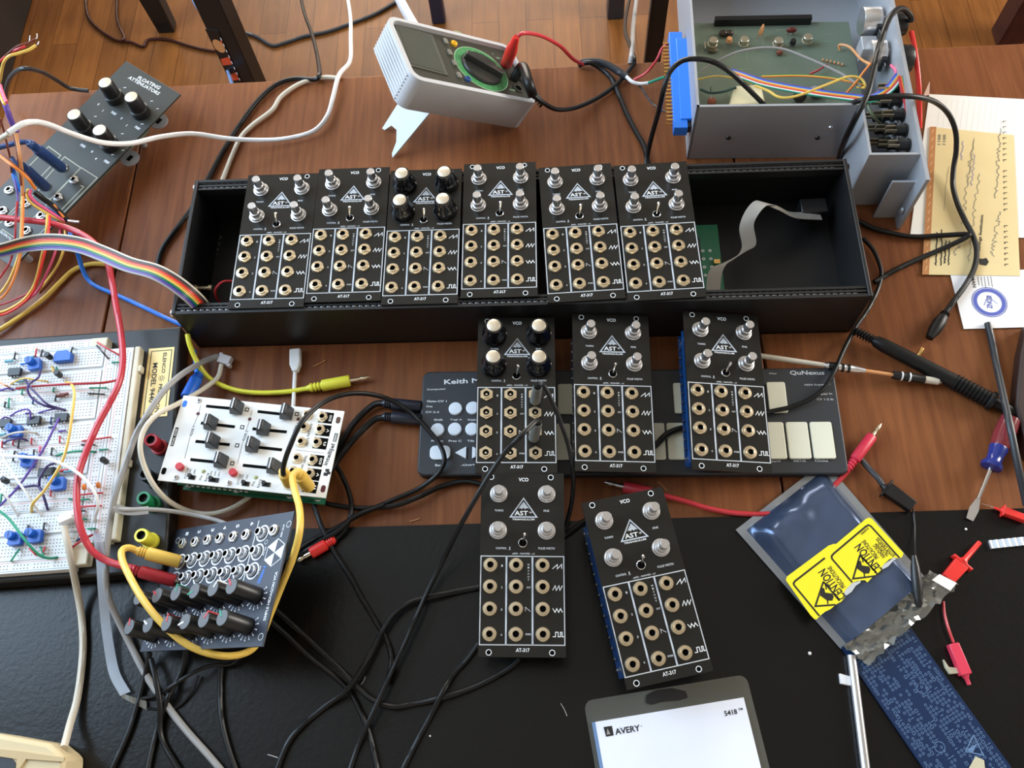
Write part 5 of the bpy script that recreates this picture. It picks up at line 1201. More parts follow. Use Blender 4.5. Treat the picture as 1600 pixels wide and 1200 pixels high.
cable('black cable from behind the case up over the pots of the aluminium box', [([(1311, 250, .004), (1314, 236, .02), (1323, 213, .05), (1340, 178, .078), (1355, 148, .085), (1366, 105, .085), (1376, 65, .085), (1388, 32, .085), (1400, 16, .08), (1412, 14, .07), (1422, 24, .06), (1424, 34, .055)], .0025, M_blkr)])
cable('red cable hanging outside the front plate of the aluminium box', [([(1424, 50, .045), (1429, 75, .045), (1433, 105, .04), (1436, 140, .03), (1437, 175, .015), (1437, 200, .004)], .0022, M_scar)])
cable('long black power cable from the aluminium box over the cheque to a barrel plug', [([(1322, 165, .05), (1340, 158, .074), (1365, 153, .08), (1400, 150, .08), (1435, 152, .075), (1462, 160, .06), (1482, 178, .045), (1493, 205, .03), (1494, 235, .018), (1490, 262, .010), (1489, 290, .006), (1496, 318, .005), (1508, 345, .005), (1520, 368, .005), (1526, 392, .005), (1522, 420, .005), (1508, 446, .005), (1492, 468, .0045), (1476, 490, .004)], .0023, M_blkr)],
      [lambda t, p0: (lambda g: (setattr(g, 'M', Matrix.Translation(-p0)), g.lathe(P(1478, 488, .0055), P(1434, 556, .0055) - P(1478, 488, .0055), [(.0026, 0), (.0036, .0012), (.0028, .0018), (.0038, .003), (.0030, .0036), (.0040, .005), (.0052, .012), (.0050, .020), (.0034, .027), (.0030, .029), (0, .029)], 18), g.build('plug', M_blkr, t)))(G()),
       lambda t, p0: (lambda g: (setattr(g, 'M', Matrix.Translation(-p0)), g.lathe(P(1441, 545, .0055), P(1433, 558, .0055) - P(1441, 545, .0055), [(.0018, 0), (.0018, .0075), (.0014, .008), (0, .008)], 14), g.build('plug_tip', M_gold, t)))(G())])
cable('black cable loop turning back on itself over the cheque', [([(1340, 345, .004), (1365, 357, .003), (1400, 366, .003), (1430, 370, .0035), (1470, 368, .005), (1508, 366, .0085), (1513, 368, .009), (1500, 376, .007), (1465, 392, .004), (1430, 407, .003), (1395, 424, .003), (1366, 441, .003)], .0022, M_blkr)])
cable('black cable passing the right end of the case and ending on the keyboard', [([(1348, 372, .003), (1364, 390, .003), (1374, 412, .003), (1377, 432, .003), (1369, 458, .003), (1355, 485, .004), (1336, 513, .006), (1318, 548, .010), (1306, 575, .014), (1290, 603, .0135), (1265, 624, .0135), (1235, 636, .0135), (1208, 642, .0135), (1190, 646, .014)], .0018, M_blkr)])
cable('dark grey cable at the right edge crossing the screwdriver handle', [([(1543, 505, .003), (1550, 535, .003), (1558, 575, .006), (1569, 625, .018), (1578, 665, .026), (1590, 725, .022), (1604, 790, .010)], .0026, M_dgrey)])
# probe
t = thing('scope_probe', 'fat black probe with ribbed ends lying above the keyboard corner', 'probe', P(1400, 550, .001))
p0 = P(1400, 550, .001); a, b = P(1337, 517, .0075), P(1598, 652, .0075); d = b - a; L_ = d.length; g = G(); g.M = Matrix.Translation(-p0); pr = []
for k in range(6): pr += [(.0024, L_ * (.0 + k * .018)), (.0040, L_ * (.003 + k * .018)), (.0040, L_ * (.010 + k * .018)), (.0026, L_ * (.012 + k * .018))]
pr += [(.0048, L_ * .13), (.0056, L_ * .18), (.0058, L_ * .4), (.0060, L_ * .60)]
g.lathe(a, d, pr + [(.0060, L_ * .61)], 18); g.build('probe_body', M_blkr, t)
g = G(); g.M = Matrix.Translation(-p0); pr = []
for k in range(9): pr += [(.0056, L_ * (.60 + k * .022)), (.0068, L_ * (.606 + k * .022)), (.0068, L_ * (.614 + k * .022)), (.0056, L_ * (.620 + k * .022))]
pr += [(.0078, L_ * .81), (.0078, L_ * .83), (.0046, L_ * .84), (.0044, L_ * .97), (.002, L_)]
g.lathe(a, d, pr, 18); g.build('ribbed_grip', M_blkr, t)
# precision screwdriver
t = thing('precision_screwdriver', 'slim silver precision screwdriver with black banded sleeve above the keyboard', 'screwdriver', P(1300, 575, .012))
p0 = P(1300, 575, .012); a, b = P(1188, 556, .0125), P(1494, 600, .0065); d = b - a; L_ = d.length
def seg(nm, pr, m, n=16):
    g = G(); g.M = Matrix.Translation(-p0); g.lathe(a, d, [(r, L_ * q) + ((k,) if k else ()) for r, q, k in pr], n); g.build(nm, m, t)
seg('shaft', [(.0021, 0, 0), (.0021, .12, 0), (.0018, .33, 0)], M_beige)
seg('sleeve', [(.0018, .33, 0), (.0032, .35, 0), (.0034, .39, 1), (.0034, .40, 1), (.0032, .402, 0), (.0032, .415, 0), (.0034, .418, 1), (.0034, .43, 1), (.0032, .432, 0), (.0032, .445, 0), (.0034, .448, 1), (.0034, .46, 1), (.0032, .463, 0), (.0030, .49, 0), (.0019, .54, 0)], [M_alu, M_blk])
seg('neck', [(.0016, .54, 0), (.0014, .68, 0)], M_copper)
seg('handle_end', [(.0032, .68, 0), (.0035, .69, 0), (.0035, .72, 0), (.0036, .722, 1), (.0036, .728, 1), (.0035, .73, 0), (.0035, .76, 0), (.0036, .762, 1), (.0036, .768, 1), (.0035, .77, 0), (.0034, .84, 0)], [M_blk, M_wplas])
seg('cap', [(.0030, .84, 0), (.0028, .91, 0), (.0012, .92, 0), (.0008, 1.0, 0)], M_beige)
# small screwdriver with clear red and blue handle
t = thing('small_screwdriver', 'small flat screwdriver with clear red and dark blue handle at the right edge', 'screwdriver', P(1560, 720, .001))
p0 = P(1560, 720, .001); a, b = P(1580, 652, .0095), P(1515, 812, .0030); d = b - a; L_ = d.length
seg('handle_grip', [(.0030, 0, 0), (.0072, .02, 0), (.0078, .10, 0), (.0078, .22, 0), (.0066, .30, 0)], M_handle, 12)
seg('handle_collar', [(.0066, .30, 0), (.0070, .31, 0), (.0056, .38, 0), (.0058, .44, 0), (.0078, .47, 0), (.0076, .50, 0), (.0020, .51, 0)], M_bluh, 18)
seg('blade', [(.0017, .50, 0), (.0015, .80, 0)], M_chrome)
g = G(); g.M = Matrix.Translation(-p0); s = Vector((0, 0, 1)).cross(d).normalized(); dn = d.normalized(); q0 = a + d * .80; q1 = a + d * .90; q2 = b
zz = Vector((0, 0, .0009))
g.hexa([q0 - s * .0013 - zz, q0 + s * .0013 - zz, q0 + s * .0013 + zz, q0 - s * .0013 + zz], [q1 - s * .0034 - zz * .6, q1 + s * .0034 - zz * .6, q1 + s * .0034 + zz * .6, q1 - s * .0034 + zz * .6])
g.hexa([q1 - s * .0034 - zz * .6, q1 + s * .0034 - zz * .6, q1 + s * .0034 + zz * .6, q1 - s * .0034 + zz * .6], [q2 - s * .0026 - zz * .3, q2 + s * .0026 - zz * .3, q2 + s * .0026 + zz * .3, q2 - s * .0026 + zz * .3])
g.build('blade_tip', M_alu, t)
# grabber clips
def clip(label, a, b, wa, m, tail=None, body=.55, r=.0042, cords=(), flange=True, z=.005):
    p0 = P(a[0], a[1], .0016); t = thing('hook_clip', label, 'test clip', p0); A_, B_ = P(a[0], a[1], z), P(b[0], b[1], z); d = B_ - A_; L_ = d.length; dn = d.normalized(); s = Vector((0, 0, 1)).cross(dn)
    g = G(); g.M = Matrix.Translation(-p0); e = A_ + dn * L_ * body; w = wa
    def bx(x0, x1, w0, w1, h0, h1):
        q0 = A_ + dn * L_ * x0; q1 = A_ + dn * L_ * x1
        g.hexa([q0 - s * w0 - Vector((0, 0, h0)), q0 + s * w0 - Vector((0, 0, h0)), q0 + s * w0 + Vector((0, 0, h0)), q0 - s * w0 + Vector((0, 0, h0))], [q1 - s * w1 - Vector((0, 0, h1)), q1 + s * w1 - Vector((0, 0, h1)), q1 + s * w1 + Vector((0, 0, h1)), q1 - s * w1 + Vector((0, 0, h1))])
    bx(0, body, w * .9, w, .0030, .0030)
    if flange: bx(body, body + .05, w * 1.5, w * 1.5, .0032, .0032)
    g.build('clip_body', m, t, bevel=.0006)
    g = G(); g.M = Matrix.Translation(-p0); g.lathe(A_ + dn * L_ * (body + (.05 if flange else 0)), dn, [(w * .75, 0), (w * .38, L_ * .08), (w * .34, L_ * (1 - body - .06)), (w * .2, L_ * (1 - body - .05))], 12); g.build('plunger', m, t)
    for pts, rr, mm in cords: g = G(); g.M = Matrix.Translation(-p0); g.tube([P(*q) for q in pts], rr, 7); g.build('cord', mm, t)
    return t
clip('bright red hook clip on the mat beside the torn foil flap', (1480, 906), (1531, 847), .0052, M_scar, body=.42)
clip('pink red hook clip with wire, standing off the blue circuit board', (1488, 1006), (1516, 1074), .0040, mat('rose_plastic', (214, 60, 84), .35), body=.72, flange=False, cords=[([(1474, 940, .004), (1476, 960, .005), (1482, 982, .006), (1490, 1004, .005)], .0010, M_red)])
clip('small red clip with a thin wire tip right of the screwdriver blade', (1604, 812), (1553, 793), .0028, M_scar, body=.7, cords=[([(1553, 793, .005), (1545, 790, .005), (1534, 787, .004)], .0002, M_alu)])
clip('black hook clip between red plug and antistatic bag, wire running down', (1426, 793), (1376, 757), .0052, M_blkr, body=.8, cords=[([(1344, 716, .004), (1358, 732, .004), (1370, 745, .005), (1380, 758, .005)], .0022, M_dgrey), ([(1427, 795, .004), (1429, 820, .004), (1429, 845, .008), (1430, 870, .017)], .0007, M_blkr)])
g = G(); a, b = P(1428, 868, .0205), P(1436, 948, .017); g.lathe(a, b - a, [(.0016, 0), (.0030, .008), (.0036, .016), (.0036, .026), (.0028, .030), (.0028, .033), (.0012, .036)], 12); tag(g.build('hook_probe', M_blk), 'slim black probe lying across the torn end of the bag', 'probe')
# red plug cable emerging under the bag
cable('red patch cable with red plug right of the keyboard, running under the bag', [([(1337, 718, .006), (1325, 735, .005), (1310, 752, .003), (1285, 775, .003), (1250, 795, .003), (1200, 803, .003), (1150, 802, .003), (1105, 794, .004), (1070, 783, .005), (1040, 775, .006)], .0020, M_red)],
      [jackplug((1322, 736, .006), (1377, 662, .006), mat('cherry_plastic', (206, 48, 72), .4), .0042, tip=.27), jackplug((1040, 776, .007), (944, 753, .005), M_red, .0046, tip=.32, tipm=M_alu)])
# folded silver foil strip
g = G(); a = P(1545, 852, .001); b = P(1660, 840, .001); d = (b - a).normalized(); s = Vector((0, 0, 1)).cross(d); vs = []; n = 24
for i in range(n + 1):
    q = a + (b - a) * i / n; z = .002 + .0012 * (i % 2 == 0)
    vs += [q - s * .003 + Vector((0, 0, z)), q + s * .003 + Vector((0, 0, z)), q + s * .003 + Vector((0, 0, .0006)), q - s * .003 + Vector((0, 0, .0006))]
fs = []
for i in range(n):
    for j in range(4): e = (j + 1) % 4; fs.append((i * 4 + j, (i + 1) * 4 + j, (i + 1) * 4 + e, i * 4 + e))
fs += [[0, 1, 2, 3], [n * 4 + 3, n * 4 + 2, n * 4 + 1, n * 4]]
g.add(vs, fs); tag(g.build('component_tape', M_ledstrip, ang=20), 'short ribbed silver tape strip on the mat at the right edge', 'tape')

# rainbow ribbon into the case
t = G(); t.ribbon([P(-40, 398, .05), P(0, 392, .055), (P(35, 383, .06)), P(75, 378, .065), P(120, 382, .070), P(160, 396, .074), P(200, 413, .078), P(240, 424, .080), P(270, 440, .077), P(295, 459, .070), P(312, 476, .056), P(322, 492, .036)], .0135, .0013, list(range(10)),
           side=[(.1, .2, .97), (.1, .3, .9), (.1, .4, .8), (0, .8, .5), (.2, 1, .2), (.4, .9, 0), (.5, .9, 0), (.5, .9, 0), (.6, .8, 0), (.7, .7, 0), (.8, .6, 0), (.8, .5, 0)])
tag(t.build('rainbow_cable', [M_grey, M_purp, M_navyw, M_grnp, M_yel, M_orng, M_scar, M_brn, M_dgrey, M_beige]), 'flat rainbow ribbon cable curving into the left end of the black case', 'cable')
# patch cables on the left
cable('thick yellow cable lying on the wood below the rainbow ribbon', [([(-30, 530, .005), (0, 515, .004), (35, 492, .003), (70, 465, .003), (95, 440, .003), (115, 422, .003), (140, 413, .003), (165, 413, .003), (190, 418, .003)], .0021, M_yel)])
cable('bright blue cable passing under the rainbow ribbon to the case corner', [([(108, 362, .035), (114, 378, .035), (122, 398, .02), (128, 418, .01), (137, 436, .004), (152, 448, .003), (185, 462, .003), (220, 478, .003), (262, 498, .003), (285, 508, .003)], .0019, M_bluew)])
cable('thick red patch cable crossing the breadboards to a plug in the tilted module', [([(-30, 338, .05), (0, 340, .05), (40, 344, .05), (80, 349, .048), (110, 358, .045), (135, 370, .045), (155, 388, .045), (168, 410, .045), (175, 440, .045), (182, 480, .045), (189, 520, .045), (192, 560, .046), (187, 595, .048), (172, 628, .048), (152, 665, .048), (135, 705, .048), (122, 745, .047), (120, 785, .046), (126, 825, .045), (142, 858, .040), (165, 875, .036), (195, 885, .036), (212, 889, .037)], .0026, mat('rose_red_cable', (186, 50, 62), .35))],
      [jackplug((200, 888, .037), (278, 909, .027), M_dred, .0046, tip=.05)])
cable('yellow patch cable with a loose plug above the white module', [([(293, 522, .030), (297, 540, .026), (308, 565, .018), (324, 588, .010), (346, 602, .006), (375, 611, .005), (410, 614, .004), (450, 612, .004), (486, 606, .005)], .0021, M_ylem)], [jackplug((480, 607, .006), (578, 589, .005), M_ylem, .0048, tip=.32)])
cable('yellow patch cable sweeping from the tilted module round to the white module', [([(216, 861, .038), (202, 856, .044), (191, 860, .048), (191, 875, .052), (202, 900, .056), (222, 935, .060), (250, 970, .060), (285, 1002, .056), (320, 1019, .052), (358, 1025, .046), (390, 1017, .040), (408, 995, .040), (422, 960, .048), (440, 915, .06), (458, 870, .075), (468, 830, .085), (468, 795, .080), (460, 765, .074), (457, 745, .070), (463, 737, .068)], .0025, M_yel)],
      [jackplug((212, 860, .040), (285, 879, .028), M_yel, .0048, tip=.05), jackplug((464, 737, .068), (484, 763, .037), M_yel, .0050, tip=.10)])
cable('blue plug and cable tucked behind the upper left corner of the white module', [([(303, 548, .012), (306, 565, .012), (308, 585, .014)], .0020, M_bluew)], [jackplug((312, 583, .016), (291, 622, .022), M_trim, .0050, tip=.02)])
cable('grey cable from the small white connector down past the binding posts', [([(341, 557, .006), (325, 562, .010), (305, 572, .020), (280, 588, .034), (255, 612, .042), (232, 645, .046), (212, 680, .046), (198, 720, .046), (185, 755, .044), (176, 790, .040), (170, 830, .036), (166, 870, .032), (165, 905, .028), (170, 935, .02), (184, 968, .012), (205, 1010, .006), (228, 1055, .005), (255, 1095, .005), (290, 1140, .005), (330, 1185, .005), (352, 1212, .005)], .0024, M_grey)])
cable('beige cable looping left of the white module over the binding posts', [([(346, 570, .006), (340, 590, .008), (320, 606, .016), (298, 620, .026), (272, 634, .038), (245, 648, .048), (226, 670, .052), (219, 698, .052), (226, 730, .046), (243, 762, .038), (268, 786, .026), (300, 800, .014), (330, 803, .010), (360, 795, .008), (385, 780, .006), (400, 765, .006)], .0020, M_beige)])
t = thing('pin_connector', 'small grey white connector just below the left corner of the case', 'connector', P(352, 563, .0))
g = G(); g.M = Matrix.Translation(-P(352, 563, 0)) @ Matrix.Translation(P(352, 563, .005)) @ Matrix.Rotation(rd(-20), 4, 'Z'); g.box((0, 0, 0), (.0105, .0080, .006)); g.box((-.005, .0035, 0), (.003, .003, .005)); g.box((.0055, -.0035, 0), (.003, .003, .005)); g.build('housing', mat('connector_grey', (196, 190, 190), .5), t, bevel=.0005)
cable('flattened grey cable crossing from the binding posts to the tilted module', [([(178, 795, .046), (198, 797, .044), (230, 796, .040), (262, 798, .034), (300, 804, .026), (335, 812, .026), (362, 822, .028)], .0017, M_grey)])
g = G(); g.ribbon([P(180, 793, .047), P(195, 798, .044), P(212, 799, .042), P(232, 797, .040)], .006, .0016, [0]); tag(g.build('cable_sleeve', M_grey), 'flat grey sleeve end right of the green binding post', 'sleeve')
cable('grey beige cable from the white header on the breadboard to the tan device', [([(100, 823, .034), (106, 850, .034), (113, 885, .028), (120, 920, .014), (127, 960, .006), (130, 1005, .005), (127, 1050, .005), (120, 1095, .006), (110, 1130, .010), (100, 1168, .020)], .0026, M_beige)])
g = G(); q = P(104, 810, .034); g.M = Matrix.Translation(q) @ Matrix.Rotation(rd(25), 4, 'Z'); g.box((0, 0, 0), (.011, .0062, .007)); g.box((.006, .001, .001), (.008, .0045, .004)); tag(g.build('pin_header', M_wplas, bevel=.0006), 'white header plug on the breadboard at the grey beige cable end', 'connector')
g = G(); g.ribbon([P(152, 832, .036), P(157, 870, .034), P(161, 920, .026), P(165, 970, .012), P(172, 1020, .006), (P(180, 1055, .005)), P(196, 1084, .005)], .0075, .0012, [0], side=[(1, 0, .3), (1, 0, .2), (1, 0, 0), (1, -.1, 0), (1, .1, 0), (1, .3, 0), (1, .4, 0)]); tag(g.build('clear_strap', M_strap), 'translucent flat strap hanging from the breadboard corner to a folded end', 'strap')
g = G(); vs = []; rnd = random.Random(4)
for i in range(7):
    a = P(186 + i * 7, 1082 + i * 2.2, .005); b = P(190 + i * 6.4, 1090 + i * 3.2, .005)
    for q in (a, b): q.z = .004 + .0025 * rnd.random(); vs.append(q)
n = len(vs); vs += [v - Vector((0, 0, .001)) for v in vs]; fs = []
for i in range(6): a = i * 2; fs += [(a, a + 1, a + 3, a + 2), (n + a, n + a + 2, n + a + 3, n + a + 1)]
g.add(vs, fs); tag(g.build('strap_fold', M_foil, ang=10), 'crumpled clear folded end of the strap on the mat', 'strap')
bk = lambda lb, pts, r=.0020: cable(lb, [(pts, r, M_blkr)])
M1 = .0040
bk('thin black loop wire from the folded strap under the yellow cable', [(220, 1092, .004), (245, 1086, .008), (275, 1068, .014), (300, 1052, .014), (330, 1040, .010), (360, 1038, .008), (376, 1026, .010)], .0014)
bk('fine black wire curve below the folded strap', [(208, 1098, .004), (240, 1108, .003), (275, 1106, .003), (300, 1080, .004), (310, 1055, .005)], .0009)
bk('black cable leaving the tilted module straight down to the left bottom edge', [(292, 1012, .008), (286, 1040, .005), (276, 1065, .005), (262, 1090, .009), (252, 1120, M1), (240, 1160, M1), (228, 1215, M1)])
bk('black cable from the tilted module crossing to the bottom left', [(234, 1020, .012), (228, 1050, .006), (215, 1100, M1), (198, 1150, M1), (168, 1215, M1)])
bk('black cable dropping right of the grey cable at the lower left', [(236, 1030, .010), (243, 1060, .012), (250, 1100, .010), (252, 1150, M1), (272, 1190, M1), (290, 1215, M1)])
bk('black cable running straight down below the yellow cable sweep', [(346, 1036, .006), (344, 1070, M1), (346, 1120, M1), (356, 1165, M1), (372, 1212, M1)])
cable('black patch cable from the white module arching right and back to a plug', [([(443, 742, .060), (443, 728, .066), (452, 700, .076), (470, 662, .080), (500, 632, .070), (535, 617, .050), (570, 615, .034), (605, 623, .022), (640, 643, .018), (672, 675, .0175), (690, 700, .0175), (694, 722, .016), (682, 742, .010), (655, 763, .004), (610, 783, .004), (565, 803, .004), (520, 828, .005), (475, 852, .005), (440, 880, .005), (400, 900, .005)], .0019, M_blkr)],
      [jackplug((442, 735, .060), (452, 757, .036), M_yel, .0044, tip=.10)])
for lb, a, b, pts in (('upper black cable with plug in the left side of the keyboard', (598, 630, .006), (660, 636, .0062), [(602, 630, .006), (585, 632, .005), (565, 648, .004), (548, 668, .004), (535, 690, .004), (520, 715, .004), (505, 740, .004)]),
                      ('lower black cable with plug in the left side of the keyboard', (598, 651, .006), (660, 656, .0062), [(602, 652, .006), (585, 656, .005), (562, 676, .0075), (545, 695, .007), (530, 715, .007), (510, 745, .007)])):
    cable(lb, [(pts, .0026, M_blkr)], [jackplug(a, b, mat('blue_black_plastic', (34, 38, 50), .35), .0050, tip=.02)])
cable('black cable curving right of the white module to a loose red plug', [([(522, 722, .004), (535, 745, .004), (546, 772, .004), (549, 800, .007), (540, 825, .006), (527, 840, .005), (519, 846, .005)], .0019, M_blkr)], [jackplug((524, 842, .006), (464, 877, .005), M_scar, .0044, tip=.36)])
bk('black cable from under the white module to the straight lower module', [(470, 770, .004), (500, 784, .004), (540, 792, .004), (580, 794, .004), (620, 789, .0075), (655, 776, .0075), (690, 760, .004), (725, 752, .004), (757, 758, .004), (775, 765, .004)])
bk('black cable running diagonally from the tilted module under the loose red plug', [(468, 868, .004), (500, 846, .0065), (530, 828, .0095), (555, 806, .008), (600, 788, .008)], .0019)
bk('long black cable falling from the white module to the middle of the mat', [(488, 778, .006), (494, 800, .006), (505, 828, .006), (522, 862, M1), (545, 898, M1), (565, 935, M1), (585, 968, M1), (600, 992, M1), (610, 1018, M1), (611, 1042, .0065), (605, 1068, .0045)])
bk('black cable lying straight from the tilted module to the bottom edge', [(420, 968, M1), (450, 995, M1), (485, 1028, M1), (520, 1055, M1), (545, 1078, M1), (560, 1105, M1), (575, 1140, M1), (583, 1170, M1), (592, 1212, M1)])
bk('black cable dipping under the crossing and rising to the lower module', [(425, 948, M1), (455, 975, M1), (485, 1002, M1), (520, 1035, M1), (550, 1065, .0075), (580, 1092, .0085), (612, 1104, .0085), (645, 1100, M1), (690, 1090, .0075), (730, 1078, M1), (765, 1062, M1), (795, 1045, M1), (812, 1030, M1)])
bk('black cable bending from the lower module across the mat to the bottom', [(752, 917, M1), (720, 923, M1), (680, 931, .0075), (645, 940, .0075), (618, 958, .008), (598, 985, .0085), (582, 1015, .0085), (562, 1050, .0105), (540, 1080, .0105), (505, 1106, M1), (470, 1136, M1), (448, 1165, M1), (428, 1215, M1)])
bk('black cable slanting from the lower module corner to the bottom edge', [(748, 1005, M1), (730, 1030, M1), (708, 1055, M1), (690, 1084, .0095), (672, 1120, M1), (650, 1160, M1), (622, 1218, M1)])
def mplug(a, b):
    def f(t, p0):
        A_, B_ = P(*a), P(*b); g = G(); g.M = Matrix.Translation(-p0); d = B_ - A_; g.lathe(A_, d, [(.0020, -.002, 1), (.0030, 0, 1), (.0030, .001, 1), (.0032, .0012), (.0036, .004), (.0038, .012), (.0040, d.length), (0, d.length)], 18); g.build('plug', [mat('grey_barrel', (118, 120, 116), .35, .3), M_blkr], t)
    return f
cable('long black patch cable from the cabled module diagonally to the bottom edge', [([(840, 656, .072), (833, 662, .076), (815, 680, .080), (790, 706, .076), (765, 742, .072), (738, 788, .060), (712, 835, .040), (690, 880, .020), (668, 925, .012), (648, 970, .012), (625, 1020, .012), (602, 1070, .012), (580, 1120, .012), (560, 1165, M1), (542, 1218, M1)], .0018, M_blkr)], [mplug((840, 659, .072), (834, 684, .044))])
cable('black patch cable from the upper plug of the cabled module curving down', [([(842, 600, .072), (849, 602, .076), (860, 622, .070), (872, 650, .060), (884, 682, .050), (892, 712, .040), (896, 745, .030), (894, 780, .020), (888, 808, .010), (880, 830, .005), (872, 845, .005)], .0018, M_blkr)], [mplug((840, 603, .070), (836, 626, .044))])
bk('black cable between the middle and right modules over the keyboard keys', [(1012, 705, .014), (1026, 694, .0145), (1040, 680, .015), (1056, 672, .0145), (1072, 668, .014)], .0024)
bk('black cable end left of the turned lower module', [(880, 838, .004), (895, 828, .004), (912, 815, .004), (930, 808, .004)], .0020)
# bundle of loose wires over the grey panel at the far left
def wr(lb, pts, m, r=.0009): return cable(lb, [(pts, r, m)], name='hookup_wire', cat='wire', group='loose wires at the left edge')
cable('yellow red and brown wire bundle with bare ends at the upper left edge', [([(-6, 150, .10), (0, 125, .12), (5, 100, .14), (14, 88, .15), (30, 83, .15), (45, 78, .15), (56, 71, .15)], .0012, M_yel), ([(0, 96, .13), (15, 83, .14), (30, 76, .145), (40, 72, .145)], .0010, M_red), ([(-5, 100, .12), (12, 84, .14), (28, 72, .145), (42, 68, .145), (55, 61, .145)], .0008, M_brn),
      ([(56, 71, .15), (59, 69, .15), (61, 65, .15)], .0004, M_alu), ([(43, 68, .145), (46, 64, .145), (47, 56, .145)], .0004, M_alu), ([(55, 61, .145), (58, 59, .145), (58, 53, .145)], .0004, M_alu)], name='wire_bundle', cat='wires')
cable('purple, pink and blue wire bundle falling across the grey panel jacks', [([(-4, 130, .12), (3, 150, .12), (10, 168, .12), (18, 190, .11), (26, 205, .10)], .0022, M_purp), ([(0, 133, .125), (5, 148, .125), (10, 160, .125)], .0014, M_pink), ([(-2, 142, .125), (3, 155, .125), (7, 163, .125)], .0012, M_yel),
      ([(19, 262, .07), (24, 280, .065), (32, 298, .06), (45, 308, .055), (60, 320, .05), (80, 330, .045), (100, 345, .04)], .0019, M_bluew), ([(20, 255, .07), (24, 285, .065), (28, 312, .06), (26, 340, .055)], .0009, M_purp),
      ([(44, 296, .06), (42, 305, .06), (50, 318, .055), (68, 330, .05), (88, 341, .045), (102, 347, .04)], .0013, M_yel), ([(48, 296, .062), (47, 305, .06), (56, 316, .055), (74, 328, .05), (92, 340, .045), (104, 347, .04)], .0013, M_pink),
      ([(54, 300, .06), (64, 308, .055), (78, 318, .05), (92, 330, .046), (106, 346, .04)], .0024, M_blkr), ([(84, 320, .05), (92, 330, .047), (100, 340, .044)], .0010, M_orng), ([(106, 345, .041), (114, 346, .041), (124, 347, .041)], .0012, M_alu)], name='wire_bundle', cat='wires')
wr('brown wire hanging straight down at the far left edge', [(0, 185, .11), (6, 205, .10), (12, 230, .09), (16, 248, .08), (18, 270, .07)], M_brn)
wr('tan and orange wire pair beside the purple bundle', [(24, 208, .10), (28, 225, .095), (31, 245, .09), (34, 265, .08), (35, 285, .07), (35, 305, .06)], M_copper, .0014)
wr('dark brown wire beside the tan one', [(21, 208, .10), (25, 225, .095), (28, 245, .09), (31, 265, .08), (33, 290, .07)], M_brn)
wr('orange wire slanting from the left edge to the second blue plug', [(-4, 240, .09), (8, 250, .09), (20, 259, .09), (34, 270, .085), (45, 281, .08), (55, 295, .07)], M_orng, .0013)
wr('brown wire above the orange slanting wire', [(-4, 234, .09), (8, 244, .09), (22, 257, .088), (36, 268, .084), (50, 283, .075)], M_brn, .0009)
wr('pink wire curving down from the panel to the left edge', [(27, 315, .06), (25, 335, .06), (24, 360, .055), (22, 385, .05), (16, 408, .045), (6, 425, .04), (-6, 442, .035)], M_dred, .0009)
wr('yellow wire hanging down inside the pair near the left edge', [(35, 300, .06), (34, 330, .058), (33, 360, .055), (31, 390, .05), (22, 420, .045), (12, 442, .04), (0, 458, .035), (-10, 464, .035)], M_yel, .0011)
wr('yellow wire of the outer arc near the left edge', [(37, 302, .06), (36, 335, .058), (35, 365, .055), (33, 392, .05), (26, 422, .045), (16, 448, .04), (4, 464, .035), (-10, 470, .035)], M_orng, .0010)
wr('yellow wire dropping from the bundle middle to the lower left', [(74, 336, .05), (73, 355, .05), (70, 380, .046), (64, 405, .040), (58, 432, .030), (50, 452, .020), (35, 470, .012), (12, 484, .008), (-8, 490, .008)], M_yel, .0012)
wr('orange red wire beside the middle yellow wire', [(78, 337, .05), (76, 360, .05), (73, 382, .046), (66, 410, .040), (60, 434, .030), (52, 456, .020), (36, 474, .012), (14, 488, .008), (-8, 495, .008)], M_scar, .0010)
wr('crimson wire slanting from the bundle end to the lower left', [(95, 350, .044), (92, 372, .044), (86, 395, .040), (74, 425, .030), (62, 450, .018), (48, 465, .010), (25, 480, .006), (-5, 492, .005)], M_pink, .0010)
wr('yellow wire from the bundle end with a brown wire beside it', [(101, 352, .044), (102, 372, .044), (98, 395, .040), (88, 418, .030), (74, 438, .018), (60, 455, .010)], M_yel, .0011)
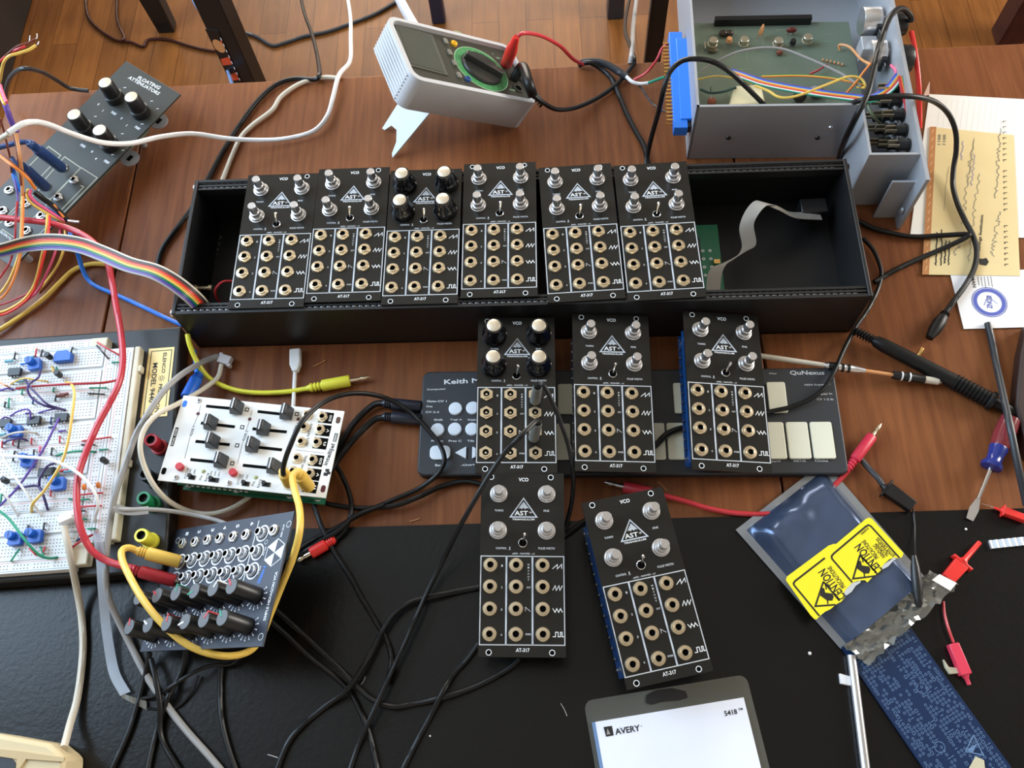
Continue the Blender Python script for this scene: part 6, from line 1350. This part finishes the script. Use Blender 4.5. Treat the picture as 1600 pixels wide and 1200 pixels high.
wr('brown wire running next to the outer yellow wire', [(104, 352, .044), (104, 375, .044), (100, 398, .038), (88, 425, .026), (76, 443, .014), (62, 458, .008)], M_brn, .0010)
wr('dark red wire arc at the lower left edge', [(52, 450, .016), (40, 460, .012), (25, 467, .010), (8, 474, .008), (-6, 478, .008)], M_dred, .0008)
cable('upper blue plug standing in the grey attenuator panel', [([(-8, 232, .085), (8, 228, .085), (24, 224, .085), (40, 222, .084), (52, 228, .082)], .0022, M_navyw)], [jackplug((44, 222, .085), (100, 265, .034), M_navyw, .0048, tip=.06)])
cable('lower blue plug standing in the grey attenuator panel', [([(18, 246, .08), (24, 254, .078), (34, 260, .076)], .0020, M_navyw)], [jackplug((28, 254, .078), (74, 295, .034), mat('deep_blue_plastic', (36, 58, 104), .4), .0048, tip=.06)])
cable('grey cable tip at the far left edge below the white cable', [([(-8, 222, .14), (2, 216, .145), (14, 208, .150)], .0020, M_beige)])
# small debris on the mat
rnd = random.Random(9)
for i, (a, b, lb) in enumerate((((876, 1099), (886, 1119), 'short silver lead clipping left of the label package'), ((564, 1070), (571, 1057), 'thin pale lead clipping among the black cables'), ((418, 1179), (434, 1184), 'thin pale clipping at the bottom left of the mat'), ((640, 815), (656, 810), 'tiny tan clipping at the wood edge above the mat'), ((1028, 753), (1042, 767), 'thin pale clipping above the turned module'), ((489, 573), (508, 563), 'fine pale clipping on the wood beside the usb plug'))):
    z = .0024 if a[1] > 830 else .0008; g = G(); g.tube([P(a[0], a[1], z), P((a[0] + b[0]) / 2 + 1, (a[1] + b[1]) / 2, z), P(b[0], b[1], z)], .00035, 6); tag(g.build('lead_clipping', M_alu if i < 3 else M_copper), lb, 'clipping')
for (u, v, r, lb) in ((1265, 1021, .0013, 'tiny white crumb on the mat between package and bag'), (1509, 827, .0010, 'tiny white crumb near the screwdriver tip'), (672, 1150, .0007, 'speck of white dust on the mat near the slanting cable')):
    q = P(u, v, .0016); g = G(); g.lathe(q, (0, 0, 1), [(r * .6, 0), (r, r * .5), (r * .7, r), (0, r * 1.1)], 7); tag(g.build('crumb', M_white), lb, 'crumb')
